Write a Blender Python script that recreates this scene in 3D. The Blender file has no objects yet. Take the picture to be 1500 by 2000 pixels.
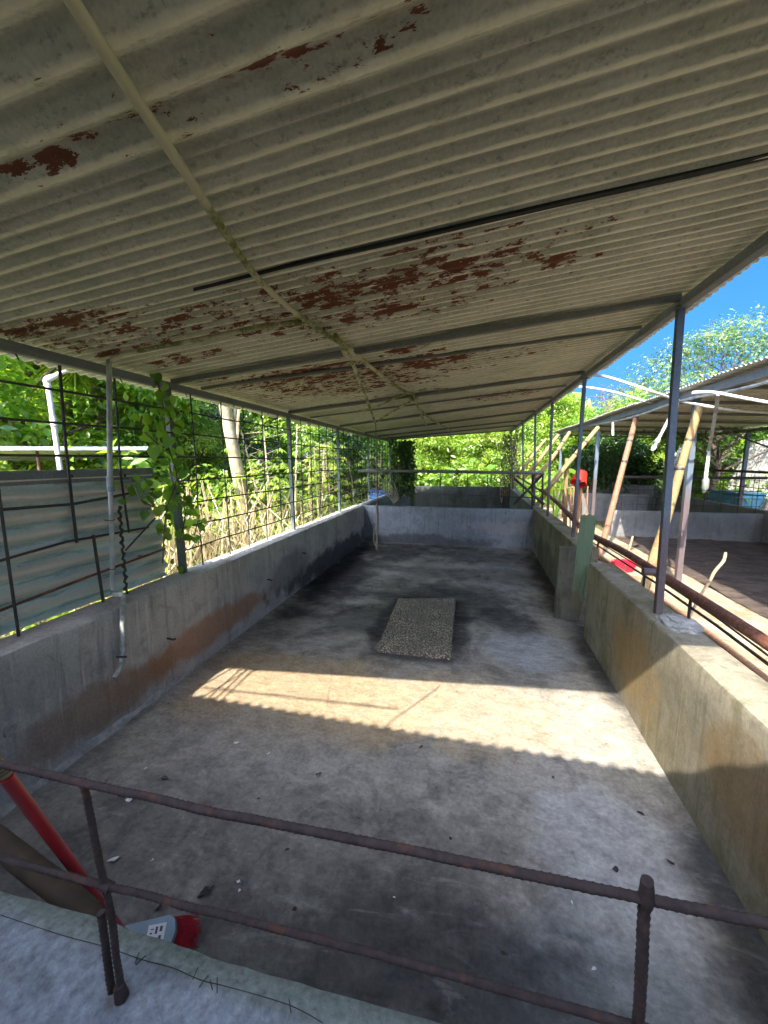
import bpy, bmesh, math, random
import numpy as np
from mathutils import Vector, Matrix, Quaternion
random.seed(7)
rng = np.random.default_rng(11)
scene = bpy.context.scene
COL = scene.collection
PI = math.pi

# ------------------------------------------------------------------ camera geometry
F = 750.0; CAMZ = 1.8
PITCH = math.atan(100 / F)
YAW = math.atan(170 / F * math.cos(PITCH))
FW = Vector((-math.sin(YAW) * math.cos(PITCH), math.cos(YAW) * math.cos(PITCH), -math.sin(PITCH)))
RT = Vector((math.cos(YAW), math.sin(YAW), 0)); UP = RT.cross(FW)
CAM = Vector((0, 0, CAMZ))
def ray(x, y): return RT * ((x - 750) / F) + UP * (-(y - 1000) / F) + FW
def onz(x, y, z): d = ray(x, y); return CAM + d * ((z - CAMZ) / d.z)
def onx(x, y, X): d = ray(x, y); return CAM + d * (X / d.x)
def ony(x, y, Y): d = ray(x, y); return CAM + d * (Y / d.y)
def onroof(x, y, off=0.0):
    d = ray(x, y); return CAM + d * ((2.748 + off - CAMZ) / (d.z - .106 * d.x))
def roof_z(x): return 2.748 + .106 * x

# ------------------------------------------------------------------ node helper
class NB:
    def __init__(s, name):
        s.m = bpy.data.materials.new(name); s.m.use_nodes = True
        s.nt = s.m.node_tree; s.nt.nodes.clear()
        s.out = s.nt.nodes.new('ShaderNodeOutputMaterial')
        s._pos = None
    def n(s, t, **k):
        o = s.nt.nodes.new(t)
        for a, b in k.items(): setattr(o, a, b)
        return o
    def l(s, a, b): s.nt.links.new(a, b)
    def put(s, sock, v):
        if v is None: return
        if isinstance(v, bpy.types.NodeSocket): s.l(v, sock)
        elif isinstance(v, (tuple, list)):
            v = tuple(v)
            if len(v) == 3 and sock.type == 'RGBA': v = v + (1,)
            sock.default_value = v
        else: sock.default_value = v
    @property
    def pos(s):
        if s._pos is None: s._pos = s.n('ShaderNodeNewGeometry').outputs['Position']
        return s._pos
    @property
    def obj(s): return s.n('ShaderNodeTexCoord').outputs['Object']
    def island(s): return s.n('ShaderNodeNewGeometry').outputs['Random Per Island']
    def orand(s): return s.n('ShaderNodeObjectInfo').outputs['Random']
    def map(s, v, scale=(1, 1, 1), loc=(0, 0, 0), rot=(0, 0, 0)):
        o = s.n('ShaderNodeMapping'); s.l(v, o.inputs[0]); o.inputs[1].default_value = loc; o.inputs[2].default_value = rot; o.inputs[3].default_value = scale
        return o.outputs[0]
    def noise(s, v, scale=5, detail=4, rough=.55, dist=0):
        o = s.n('ShaderNodeTexNoise'); s.l(v, o.inputs['Vector']); o.inputs['Scale'].default_value = scale
        o.inputs['Detail'].default_value = detail; o.inputs['Roughness'].default_value = rough; o.inputs['Distortion'].default_value = dist
        return o.outputs[0]
    def voro(s, v, scale=5, feat='F1', out='Distance'):
        o = s.n('ShaderNodeTexVoronoi'); o.feature = feat; s.l(v, o.inputs['Vector']); o.inputs['Scale'].default_value = scale
        return o.outputs[out]
    def math(s, op, a, b=None, c=None, clamp=False):
        o = s.n('ShaderNodeMath', operation=op); o.use_clamp = clamp
        s.put(o.inputs[0], a); s.put(o.inputs[1], b)
        if c is not None: s.put(o.inputs[2], c)
        return o.outputs[0]
    def step(s, v, a, b):           # smooth 0..1 between a and b
        o = s.n('ShaderNodeMapRange', interpolation_type='SMOOTHSTEP'); s.put(o.inputs[0], v)
        o.inputs[1].default_value = a; o.inputs[2].default_value = b; o.inputs[3].default_value = 0; o.inputs[4].default_value = 1
        return o.outputs[0]
    def mix(s, f, a, b, mode='MIX'):
        o = s.n('ShaderNodeMix', data_type='RGBA', blend_type=mode); s.put(o.inputs[0], f); s.put(o.inputs[6], a); s.put(o.inputs[7], b)
        return o.outputs[2]
    def ramp(s, f, stops):
        o = s.n('ShaderNodeValToRGB'); s.put(o.inputs[0], f); e = o.color_ramp.elements
        while len(e) < len(stops): e.new(.5)
        for k, (p, c) in enumerate(stops): e[k].position = p; e[k].color = tuple(c) + ((1,) if len(c) == 3 else ())
        return o.outputs[0]
    def xyz(s, v):
        o = s.n('ShaderNodeSeparateXYZ'); s.l(v, o.inputs[0]); return o.outputs
    def blob(s, c, r, wob=None, soft=(1.0, .55)):      # a patch of its own shape round c, edge broken up by wob
        v = s.map(s.pos, scale=(1 / r[0], 1 / r[1], 1 / r[2]), loc=(-c[0] / r[0], -c[1] / r[1], -c[2] / r[2]))
        o = s.n('ShaderNodeVectorMath', operation='LENGTH'); s.l(v, o.inputs[0]); d = o.outputs['Value']
        if wob is not None: d = s.math('ADD', d, s.math('MULTIPLY', s.math('SUBTRACT', wob, .5), 1.6))
        return s.step(d, soft[0], soft[1])
    def bump(s, h, strength=.3, dist=.01, normal=None):
        o = s.n('ShaderNodeBump'); o.inputs['Strength'].default_value = strength; o.inputs['Distance'].default_value = dist
        s.l(h, o.inputs['Height'])
        if normal is not None: s.l(normal, o.inputs['Normal'])
        return o.outputs[0]
    def pbr(s, col, rough=.7, metal=0., normal=None, spec=.5, **k):
        p = s.n('ShaderNodeBsdfPrincipled'); s.put(p.inputs['Base Color'], col); s.put(p.inputs['Roughness'], rough); s.put(p.inputs['Metallic'], metal)
        p.inputs['Specular IOR Level'].default_value = spec
        if normal is not None: s.l(normal, p.inputs['Normal'])
        s.l(p.outputs[0], s.out.inputs[0]); return s.m

M = {}
def concrete(name, c1, c2, moss=None, streak=True, warm=None, bumps=.35, rust=None, dark=.5, grain=.35):
    b = NB(name); p = b.pos
    big = b.noise(p, 1.3, 5, .6); mid = b.noise(p, 7, 6, .65, .4); fine = b.noise(p, 60, 4, .6)
    col = b.mix(b.step(big, .35, .65), c1, c2)
    col = b.mix(b.step(mid, .45, .75), col, tuple(x * .62 for x in c1))
    if streak:
        st = b.noise(b.map(p, scale=(9, 9, .7)), 2.2, 5, .65)
        col = b.mix(b.math('MULTIPLY', b.step(st, .5, .72), .6), col, tuple(x * dark for x in c2))
        st2 = b.noise(b.map(p, scale=(14, 14, .9), loc=(3, 1, 0)), 2.0, 4, .6)
        col = b.mix(b.math('MULTIPLY', b.step(st2, .58, .74), .45), col, tuple(min(1, x * 1.45) for x in c1))
    if moss is not None:
        mo = b.step(b.noise(b.map(p, scale=(1, 1, .55)), 3.1, 6, .7), .46, .66)
        col = b.mix(b.math('MULTIPLY', mo, .8), col, moss)
    if warm is not None:
        for (c, r, wc, amt) in warm:
            w = b.blob(c, r, b.noise(p, 3.5, 5, .65)); col = b.mix(b.math('MULTIPLY', w, amt), col, wc)
    # pale chips and dark pits
    col = b.mix(b.math('MULTIPLY', b.step(b.voro(b.map(p, loc=(.3, .7, .1)), 23), .10, .04), .35), col, tuple(x * .35 for x in c2))
    # hairline cracks
    crk = b.voro(b.mix(.12, p, b.n('ShaderNodeTexNoise').outputs[1]), 1.15, 'DISTANCE_TO_EDGE')
    ck = b.math('MULTIPLY', b.step(crk, .006, .001), b.step(big, .48, .6))
    col = b.mix(b.math('MULTIPLY', ck, .3), col, tuple(x * .25 for x in c2))
    col = b.mix(grain, col, b.ramp(fine, [(.25, (.25,) * 3), (.75, (.75,) * 3)]), 'OVERLAY')
    h = b.math('ADD', b.math('MULTIPLY', mid, .6), b.math('MULTIPLY', fine, .35))
    M[name] = b.pbr(col, b.ramp(mid, [(.3, (.7,) * 3), (.7, (.95,) * 3)]), normal=b.bump(h, bumps, .012), spec=.3)
    return M[name]

def metal(name, c1, c2, rust=(.10, .028, .012), amt=.5, scale=9, rough=.6, met=.0, speck=None, zr=None):
    b = NB(name); p = b.pos
    nz = b.noise(p, scale, 6, .68, .3); fine = b.noise(p, 70, 4, .6)
    col = b.mix(nz, c1, c2)
    if amt > 0: col = b.mix(b.step(b.noise(b.map(p, loc=(5, 2, 1)), scale * .8, 6, .7), 1 - amt - .07, 1 - amt + .07), col, rust)
    if zr: col = b.mix(b.math('MULTIPLY', b.step(b.math('ADD', b.xyz(p)[2], b.math('MULTIPLY', b.math('SUBTRACT', nz, .5), .5)), zr + .25, zr - .2), .85), col, (.095, .062, .058))
    if speck is not None: col = b.mix(b.step(b.voro(p, 55), .22, .14), col, speck)
    col = b.mix(.3, col, b.ramp(fine, [(.3, (.2,) * 3), (.7, (.8,) * 3)]), 'OVERLAY')
    M[name] = b.pbr(col, b.ramp(nz, [(.3, (max(0, rough - .15),) * 3), (.7, (min(1, rough + .2),) * 3)]), met, b.bump(b.math('ADD', nz, fine), .25, .004), spec=.4)
    return M[name]

def plain(name, c, rough=.5, var=.2, scale=12, spec=.5, dirt=None):
    b = NB(name); nz = b.noise(b.obj, scale, 5, .6)
    col = b.mix(b.step(nz, .3, .7), tuple(x * (1 - var) for x in c), tuple(min(1, x * (1 + var)) for x in c))
    if dirt: col = b.mix(b.math('MULTIPLY', b.step(b.noise(b.map(b.obj, loc=(2, 4, 1)), scale * .5, 6, .7), .5, .7), .7), col, dirt)
    M[name] = b.pbr(col, rough, normal=b.bump(nz, .15, .004), spec=spec); return M[name]

def leafmat(name, stops, trans=.6, gloss=.12):
    b = NB(name); r = b.island(); big = b.noise(b.pos, .55, 3, .6)
    f = b.math('ADD', b.math('MULTIPLY', r, .72), b.math('MULTIPLY', b.step(big, .35, .65), .28))
    col = b.ramp(f, stops)
    d = b.n('ShaderNodeBsdfDiffuse'); b.l(col, d.inputs[0])
    t = b.n('ShaderNodeBsdfTranslucent'); b.l(b.mix(1, col, (1.75, 1.65, .8, 1), 'MULTIPLY'), t.inputs[0])
    g = b.n('ShaderNodeBsdfGlossy'); g.inputs[0].default_value = (.8, .8, .8, 1); g.inputs[1].default_value = .42
    m1 = b.n('ShaderNodeMixShader'); m1.inputs[0].default_value = trans; b.l(d.outputs[0], m1.inputs[1]); b.l(t.outputs[0], m1.inputs[2])
    m2 = b.n('ShaderNodeMixShader'); m2.inputs[0].default_value = gloss * .5; b.l(m1.outputs[0], m2.inputs[1]); b.l(g.outputs[0], m2.inputs[2])
    b.l(m2.outputs[0], b.out.inputs[0]); M[name] = b.m; return b.m

def bark(name, c1, c2, zs=.3):
    b = NB(name); p = b.obj; nz = b.noise(b.map(p, scale=(1, 1, zs)), 14, 6, .7, .5); l = b.noise(p, 4, 4, .6)
    col = b.mix(b.step(nz, .35, .65), c1, c2); col = b.mix(b.math('MULTIPLY', b.step(l, .5, .65), .5), col, tuple(min(1, x * 1.5) for x in c1))
    M[name] = b.pbr(col, .9, normal=b.bump(nz, .6, .02), spec=.2); return b.m

# ------------------------------------------------------------------ mesh helper
def nv(v): return Vector(v)
class MB:
    def __init__(s): s.v = []; s.f = []; s.att = {}
    def add(s, vs, fs):
        o = len(s.v); s.v += [tuple(v) for v in vs]; s.f += [tuple(i + o for i in f) for f in fs]; return s
    def box(s, c, size, rz=0, bev=.0, R=None):
        hx, hy, hz = [a / 2 for a in size]; b = min(bev, hx * .9, hy * .9, hz * .9)
        R = R or Matrix.Rotation(rz, 3, 'Z'); c = Vector(c)
        bm = bmesh.new(); bmesh.ops.create_cube(bm, size=1)
        for v in bm.verts: v.co = Vector((v.co.x * 2 * hx, v.co.y * 2 * hy, v.co.z * 2 * hz))
        if b > 0: bmesh.ops.bevel(bm, geom=bm.edges[:], offset=b, segments=2, profile=.5, affect='EDGES')
        bm.verts.index_update()
        s.add([c + R @ v.co for v in bm.verts], [[v.index for v in f.verts] for f in bm.faces]); bm.free(); return s
    def tube(s, pts, r, n=8, cap=True, smooth=1, jit=0., square=False):
        pts = [Vector(p) for p in pts]
        rs = list(r) if isinstance(r, (list, tuple)) else [r] * len(pts)
        if smooth > 1 and len(pts) > 2:
            q = []; qr = []
            for i in range(len(pts) - 1):
                p0 = pts[max(i - 1, 0)]; p1 = pts[i]; p2 = pts[i + 1]; p3 = pts[min(i + 2, len(pts) - 1)]
                for k in range(smooth):
                    t = k / smooth
                    q.append(.5 * ((2 * p1) + (p2 - p0) * t + (2 * p0 - 5 * p1 + 4 * p2 - p3) * t * t + (-p0 + 3 * p1 - 3 * p2 + p3) * t ** 3))
                    qr.append(rs[i] * (1 - t) + rs[i + 1] * t)
            q.append(pts[-1]); qr.append(rs[-1]); pts, rs = q, qr
        o = len(s.v); up = None
        for i, p in enumerate(pts):
            t = (pts[min(i + 1, len(pts) - 1)] - pts[max(i - 1, 0)])
            t = t.normalized() if t.length > 1e-9 else Vector((0, 0, 1))
            if up is None:
                a = Vector((0, 0, 1)) if abs(t.z) < .9 else Vector((1, 0, 0))
                up = (a - t * a.dot(t)).normalized()
            else:
                up = up - t * up.dot(t); up = up.normalized() if up.length > 1e-6 else t.orthogonal().normalized()
            sd = t.cross(up)
            for k in range(n):
                a = 2 * PI * (k + (.5 if square else 0)) / n
                rr = rs[i] * (1.414 if square else 1) * (1 + (random.uniform(-jit, jit) if jit else 0))
                s.v.append(tuple(p + (up * math.cos(a) + sd * math.sin(a)) * rr))
        for i in range(len(pts) - 1):
            for k in range(n):
                a = o + i * n + k; b2 = o + i * n + (k + 1) % n
                s.f.append((a, b2, b2 + n, a + n))
        if cap:
            s.f.append(tuple(o + k for k in reversed(range(n)))); e = o + (len(pts) - 1) * n; s.f.append(tuple(e + k for k in range(n)))
        return s
    def lathe(s, prof, n=24, M4=None, close=False):
        o = len(s.v)
        for (r, z) in prof:
            for k in range(n):
                a = 2 * PI * k / n; v = Vector((r * math.cos(a), r * math.sin(a), z)); s.v.append(tuple(M4 @ v if M4 else v))
        for i in range(len(prof) - 1):
            for k in range(n):
                a = o + i * n + k; b2 = o + i * n + (k + 1) % n; s.f.append((a, b2, b2 + n, a + n))
        return s
    def prism(s, poly, u, v, n, org, t):
        u, v, n, org = Vector(u), Vector(v), Vector(n), Vector(org); k = len(poly)
        vs = [org + u * a + v * b2 for a, b2 in poly]; vs += [q + n * t for q in vs]
        fs = [tuple(reversed(range(k))), tuple(range(k, 2 * k))] + [(i, (i + 1) % k, (i + 1) % k + k, i + k) for i in range(k)]
        return s.add(vs, fs)
    def build(s, name, mat, parent=None, smooth=True, angle=40, solid=0):
        me = bpy.data.meshes.new(name); base = Vector((0, 0, 0))
        if parent is not None: base = world_loc(parent)
        vs = [(a - base.x, b2 - base.y, c - base.z) for a, b2, c in s.v] if parent is not None else s.v
        me.from_pydata(vs, [], s.f); me.update()
        if smooth:
            me.shade_smooth(); me.set_sharp_from_angle(angle=math.radians(angle))
        if s.att:
            at = me.attributes.new('crest', 'FLOAT', 'POINT'); at.data.foreach_set('value', [s.att.get(i, 0.) for i in range(len(s.v))])
        o = bpy.data.objects.new(name, me); COL.objects.link(o)
        for m in (mat if isinstance(mat, (list, tuple)) else [mat]): me.materials.append(m)
        if parent is not None: o.parent = parent
        if solid:
            md = o.modifiers.new('thickness', 'SOLIDIFY'); md.thickness = solid; md.offset = 0
        return o
def world_loc(o):
    v = Vector((0, 0, 0))
    while o is not None: v += o.location; o = o.parent
    return v
def tag(o, label, cat, group=None, kind=None):
    if label: o['label'] = label
    if cat: o['category'] = cat
    if group: o['group'] = group
    if kind: o['kind'] = kind
    return o
def thing(name, loc, label, cat, group=None):
    o = bpy.data.objects.new(name, None); COL.objects.link(o); o.location = loc; o.empty_display_size = .1
    return tag(o, label, cat, group)
def struct(o, label, cat='ground'): return tag(o, label, cat, kind='structure')
def copy_tree(o, parent=None):
    c = o.copy(); COL.objects.link(c)
    if parent is not None: c.parent = parent
    for ch in [q for q in bpy.data.objects if q.parent == o]: copy_tree(ch, c)
    return c

def pnoise(x, y=0., z=0.):
    from mathutils import noise
    return noise.noise(Vector((x, y, z)))

def wall(name, p0, p1, thick, z0, z1, mat, label, seg=.12, wob=.006, side=1, chip=.01, cat='wall'):
    """concrete wall: rounded-top profile swept from p0 to p1; p0->p1 is the inner face line, thickness to the given side"""
    p0 = Vector((p0[0], p0[1], 0)); p1 = Vector((p1[0], p1[1], 0)); d = (p1 - p0); L = d.length; d.normalize()
    nrm = Vector((d.y, -d.x, 0)) * side
    H = z1 - z0; r = .022
    prof = [(0, 0), (0, H * .2), (0, H * .4), (0, H * .6), (0, H * .8), (0, H - r), (r * .3, H - r * .3), (r, H), (thick * .5, H + .003), (thick - r, H), (thick - r * .3, H - r * .3), (thick, H - r), (thick, H * .5), (thick, 0)]
    n = max(2, int(L / seg)); mb = MB(); k = len(prof)
    for i in range(n + 1):
        for j, (a, b2) in enumerate(prof):
            q = p0 + d * (L * i / n) + nrm * a; w = wob * pnoise(q.x * 3 + 7, q.y * 3, b2 * 4 + j)
            c = chip * min(0, pnoise(q.x * 7, q.y * 7, j * .3) + .1) if 4 < j < 11 else 0
            mb.v.append((q.x + nrm.x * w, q.y + nrm.y * w, z0 + b2 + (c + w * .5 if j > 3 and j < 12 else 0)))
    for i in range(n):
        for j in range(k - 1): mb.f.append((i * k + j, i * k + j + 1, (i + 1) * k + j + 1, (i + 1) * k + j))
    mb.f.append(tuple(range(k))); mb.f.append(tuple(n * k + j for j in reversed(range(k))))
    if side < 0: mb.f = [tuple(reversed(f)) for f in mb.f]
    o = mb.build(name, mat, None, True, 35); return tag(o, label, cat) if label else o

def corr(mb, org, u, v, n, Lu, Lv, per, amp, nu=6, sag=None, phase=0, per_seg=10, Lv2=None):
    """corrugated sheet: ribs run along u, waves across v"""
    org, u, v, n = Vector(org), Vector(u).normalized(), Vector(v).normalized(), Vector(n).normalized()
    nvv = max(4, int(Lv / per * per_seg)); o = len(mb.v)
    for i in range(nu + 1):
        fu = i / nu; LL = Lv if Lv2 is None else Lv + (Lv2 - Lv) * fu
        for j in range(nvv + 1):
            t = LL * j / nvv; tt = Lv * j / nvv
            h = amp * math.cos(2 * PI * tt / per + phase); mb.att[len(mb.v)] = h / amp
            if sag: h += sag(fu, j / nvv)
            mb.v.append(tuple(org + u * (Lu * fu) + v * t + n * h))
    for i in range(nu):
        for j in range(nvv):
            a = o + i * (nvv + 1) + j; mb.f.append((a, a + 1, a + nvv + 2, a + nvv + 1))
    return mb
def rebar(mb, a, b2, r=.011, n=8, rib=.02, amp=.12):
    a, b2 = Vector(a), Vector(b2); L = (b2 - a).length; k = max(2, int(L / rib)) * 2
    bend = .004
    pts = [a.lerp(b2, i / k) + Vector((0, pnoise(i * .15, a.x), pnoise(i * .15, 5 + a.x))) * bend for i in range(k + 1)]
    return mb.tube(pts, [r * (1 + (amp if i % 2 else -amp * .4)) for i in range(k + 1)], n)

def leaves_arrays(c, d, up, size, width=.45, fold=.15):
    """c: Nx3 base points, d: Nx3 leaf direction, up: Nx3 face normal hint, size: N"""
    d = d / (np.linalg.norm(d, axis=1, keepdims=True) + 1e-9)
    sd = np.cross(d, up); sd /= (np.linalg.norm(sd, axis=1, keepdims=True) + 1e-9); nn = np.cross(sd, d)
    s = size[:, None]
    v = np.stack([c, c + d * s * .45 - sd * s * width * .5 + nn * s * fold, c + d * s, c + d * s * .45 + sd * s * width * .5 + nn * s * fold], axis=1).reshape(-1, 3)
    n = len(c); b2 = np.arange(n) * 4
    f = np.stack([b2, b2 + 2, b2 + 1, b2, b2 + 3, b2 + 2], axis=1).reshape(-1, 3)
    return v, f
def np_mesh(name, v, f, mat, parent=None, loc=True):
    me = bpy.data.meshes.new(name); nf = len(f); w = f.shape[1]
    if parent is not None and loc: v = v - np.array(world_loc(parent))
    me.vertices.add(len(v)); me.vertices.foreach_set('co', np.ascontiguousarray(v, dtype=np.float32).ravel())
    me.loops.add(nf * w); me.loops.foreach_set('vertex_index', np.ascontiguousarray(f, dtype=np.int32).ravel())
    me.polygons.add(nf); me.polygons.foreach_set('loop_start', np.arange(nf, dtype=np.int32) * w)
    me.update(calc_edges=True); me.validate()
    me.materials.append(mat); o = bpy.data.objects.new(name, me); COL.objects.link(o)
    if parent is not None: o.parent = parent
    return o
def rdir(n, zb=0., r=None):
    d = (r or rng).normal(size=(n, 3)); d[:, 2] += zb; return d / np.linalg.norm(d, axis=1, keepdims=True)

# ------------------------------------------------------------------ materials
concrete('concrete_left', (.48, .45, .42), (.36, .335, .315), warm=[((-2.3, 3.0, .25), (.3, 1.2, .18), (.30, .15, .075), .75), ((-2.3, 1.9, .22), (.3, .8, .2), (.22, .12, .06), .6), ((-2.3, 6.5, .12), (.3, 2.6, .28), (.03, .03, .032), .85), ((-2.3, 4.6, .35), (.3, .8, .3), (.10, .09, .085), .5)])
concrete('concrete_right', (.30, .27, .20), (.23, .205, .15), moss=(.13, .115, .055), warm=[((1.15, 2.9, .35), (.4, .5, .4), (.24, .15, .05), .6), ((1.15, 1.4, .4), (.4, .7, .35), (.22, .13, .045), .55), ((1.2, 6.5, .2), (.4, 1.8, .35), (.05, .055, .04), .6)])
concrete('concrete_back', (.235, .255, .28), (.17, .185, .205), warm=[((-1, 8.2, .05), (1.8, .4, .2), (.05, .05, .05), .7), ((.6, 8.2, .4), (.9, .4, .2), (.34, .31, .30), .45)])
concrete('concrete_mossy', (.075, .08, .068), (.045, .05, .042), moss=(.018, .03, .010), dark=.3)
concrete('concrete_front', (.315, .34, .375), (.235, .255, .285), streak=False, warm=[((-.5, .56, .8), (.9, .06, .1), (.24, .27, .22), .65), ((-.75, .36, .8), (.12, .05, .1), (.22, .22, .22), .6), ((-.45, .42, .8), (.06, .05, .1), (.2, .19, .18), .55), ((-.95, .45, .8), (.2, .03, .1), (.27, .28, .29), .6), ((-.2, .45, .8), (.2, .03, .1), (.26, .28, .29), .5), ((-.62, .47, .8), (.03, .03, .1), (.16, .13, .11), .8)], bumps=.95, grain=.8)
concrete('concrete_shed', (.21, .205, .195), (.145, .145, .14))

def floor_mat():
    b = NB('pen_floor_concrete'); p = b.pos
    big = b.noise(p, .9, 5, .62, .4); mid = b.noise(p, 3.6, 7, .68, .5); fine = b.noise(p, 42, 5, .65); wob = b.noise(p, 1.9, 6, .66)
    col = b.mix(b.step(big, .38, .62), (.335, .305, .265), (.235, .215, .19))
    col = b.mix(b.math('MULTIPLY', b.step(mid, .46, .66), .75), col, (.115, .105, .095))
    # tan and chalky deposits where the animals stood
    for c, r, k, a in [((-1.2, 2.6, 0), (1.3, .7, 1), (.36, .255, .145), .75), ((.1, 2.7, 0), (.9, .6, 1), (.38, .30, .20), .6), ((.95, 2.55, 0), (.42, .8, 1), (.36, .33, .275), .65), ((.75, 1.75, 0), (.42, .5, 1), (.36, .36, .36), .75),
                       ((.55, 1.15, 0), (.5, .4, 1), (.28, .30, .31), .6), ((.6, 3.7, 0), (.6, .45, 1), (.31, .32, .34), .7), ((-.9, 5.9, 0), (.8, .16, 1), (.30, .29, .27), .7), ((-1.5, 5.6, 0), (.35, .2, 1), (.27, .25, .22), .6), ((.2, 6.6, 0), (1.0, .16, 1), (.27, .275, .285), .6), ((.5, 5.6, 0), (.8, .12, 1), (.25, .255, .27), .6), ((-1.3, 1.9, 0), (.9, .5, 1), (.22, .20, .18), .6), ((-.1, 7.4, 0), (1.1, .2, 1), (.22, .225, .24), .6)]:
        col = b.mix(b.math('MULTIPLY', b.blob(c, r, wob), a), col, k)
    # wet manure stains; also darker round the slab and over the near floor
    for c, r, a in [((-1.9, 5.5, 0), (.75, 2.2, 1), .93), ((-.4, 4.9, 0), (1.5, .9, 1), .8), ((-1.5, 7.4, 0), (1.2, .9, 1), .85), ((.45, 4.4, 0), (.45, .5, 1), .8), ((1.25, 6.2, 0), (.35, 2.4, 1), .88), ((.3, 7.3, 0), (1.6, .8, 1), .6), ((-1.2, 4.0, 0), (.6, .5, 1), .6), ((1.12, 1.3, 0), (.28, 1.0, 1), .85), ((-.2, 1.2, 0), (.9, .35, 1), .6), ((-1.6, 1.2, 0), (.7, .6, 1), .45), ((.1, 6.1, 0), (1.9, .5, 1), .5), ((.9, .8, 0), (.5, .3, 1), .6), ((-.1, .95, 0), (1.9, .55, 1), .55), ((-.6, 1.5, 0), (1.3, .4, 1), .4), ((-2.1, 6.2, 0), (.35, 2.6, 1), .9), ((-.8, 8.0, 0), (2, .3, 1), .75), ((1.18, 3.6, 0), (.2, 1.5, 1), .8), ((-.48, 3.33, 0), (.62, .13, 1), .75), ((-.9, 4.0, 0), (.16, .95, 1), .85), ((-.08, 4.0, 0), (.18, .95, 1), .85), ((-.5, 4.85, 0), (.6, .2, 1), .8)]:
        col = b.mix(b.math('MULTIPLY', b.blob(c, r, wob, (1.0, .35)), a), col, (.022, .022, .025))
    st = b.noise(b.map(p, scale=(.8, 3, 1), rot=(0, 0, .25)), 4.2, 6, .7, .8)
    col = b.mix(b.math('MULTIPLY', b.step(st, .54, .68), .24), col, (.37, .35, .325))
    col = b.mix(b.math('MULTIPLY', b.step(b.noise(p, 11, 6, .72), .58, .72), .55), col, (.07, .065, .06))
    crk = b.voro(b.mix(.2, p, b.n('ShaderNodeTexNoise').outputs[1]), .9, 'DISTANCE_TO_EDGE')
    col = b.mix(b.math('MULTIPLY', b.step(crk, .007, .001), b.math('MULTIPLY', b.step(big, .45, .6), .28)), col, (.05, .05, .05))
    col = b.mix(.55, col, b.ramp(b.noise(b.map(p, rot=(0, 0, .3), scale=(1, 1.7, 1)), 8.5, 7, .72, .4), [(.3, (.2,) * 3), (.7, (.78,) * 3)]), 'OVERLAY')
    col = b.mix(.5, col, b.ramp(fine, [(.25, (.2,) * 3), (.75, (.8,) * 3)]), 'OVERLAY')
    rough = b.ramp(mid, [(.3, (.5,) * 3), (.65, (.85,) * 3)])
    h = b.math('ADD', b.math('MULTIPLY', mid, .9), b.math('MULTIPLY', fine, .3))
    M['floor'] = b.pbr(col, rough, normal=b.bump(h, .45, .012), spec=.35)
floor_mat()

def roof_mat(name, patches, c1=(.61, .585, .465), c2=(.47, .465, .36)):
    b = NB(name); p = b.pos; X = b.xyz(p)
    n1 = b.noise(b.map(p, scale=(1, 2.2, 1)), 2.2, 6, .65); sp = b.noise(b.map(p, scale=(1, 1.8, 1)), 26, 5, .72); fine = b.noise(p, 90, 3, .6)
    col = b.mix(b.step(n1, .36, .64), c1, c2)
    col = b.mix(b.math('MULTIPLY', b.step(sp, .54, .68), .6), col, tuple(x * .42 for x in c2))
    col = b.mix(b.math('MULTIPLY', b.step(b.voro(b.map(p, scale=(1, 1.5, 1)), 19), .16, .06), .45), col, tuple(x * .5 for x in c2))
    col = b.mix(b.math('MULTIPLY', b.step(b.noise(b.map(p, scale=(.7, 1, 1), loc=(7, 3, 0)), 1.1, 6, .7), .45, .65), .45), col, (.25, .27, .17))
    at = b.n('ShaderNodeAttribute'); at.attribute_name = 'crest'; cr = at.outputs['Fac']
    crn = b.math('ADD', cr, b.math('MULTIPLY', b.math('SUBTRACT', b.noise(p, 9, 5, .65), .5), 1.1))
    col = b.mix(b.math('MULTIPLY', b.step(crn, -.6, -1.0), .8), col, (.86, .81, .60))  # light caught by the lower crests, painted into the colour
    col = b.mix(b.math('MULTIPLY', b.step(crn, .1, 1.0), .5), col, tuple(x * .5 for x in c2))  # shade in the troughs between ribs, painted darker
    rn = b.noise(b.map(p, scale=(3.4, 11, 1)), 1.6, 8, .72, .3)
    rn2 = b.noise(b.map(p, scale=(5, 14, 1), loc=(4, 2, 0)), 3.1, 7, .75, .2)
    rn = b.math('ADD', b.math('MULTIPLY', b.math('SUBTRACT', b.math('ADD', b.math('MULTIPLY', rn, .6), b.math('MULTIPLY', rn2, .4)), .5), 1.75), .5)
    fac = None
    for (c, r, lift) in patches:
        m = b.math('MULTIPLY', b.blob(c, r, None, (1.0, .25)), lift)
        fac = m if fac is None else b.math('MAXIMUM', fac, m)
    if fac is not None:
        rm = b.step(b.math('ADD', rn, fac), .735, .752)
        halo = b.step(b.math('ADD', rn, fac), .70, .735)
        col = b.mix(b.math('MULTIPLY', halo, .45), col, (.52, .47, .38))
        col = b.mix(b.math('MULTIPLY', b.step(b.math('ADD', rn2, fac), .62, .85), .35), col, (.30, .17, .09))
        col = b.mix(rm, col, b.mix(b.noise(p, 16, 4, .6), (.095, .024, .010), (.20, .068, .028)))
    col = b.mix(.25, col, b.ramp(fine, [(.3, (.25,) * 3), (.7, (.75,) * 3)]), 'OVERLAY')
    M[name] = b.pbr(col, .72, 0, b.bump(b.math('ADD', sp, fine), .2, .004), spec=.35)
rp = []
def rpatch(x, y, rx, ry, lift):
    q = onroof(x, y); rp.append(((q.x, q.y, q.z), (rx * 1.35, ry * 1.4, .6), lift * .74))
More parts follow.
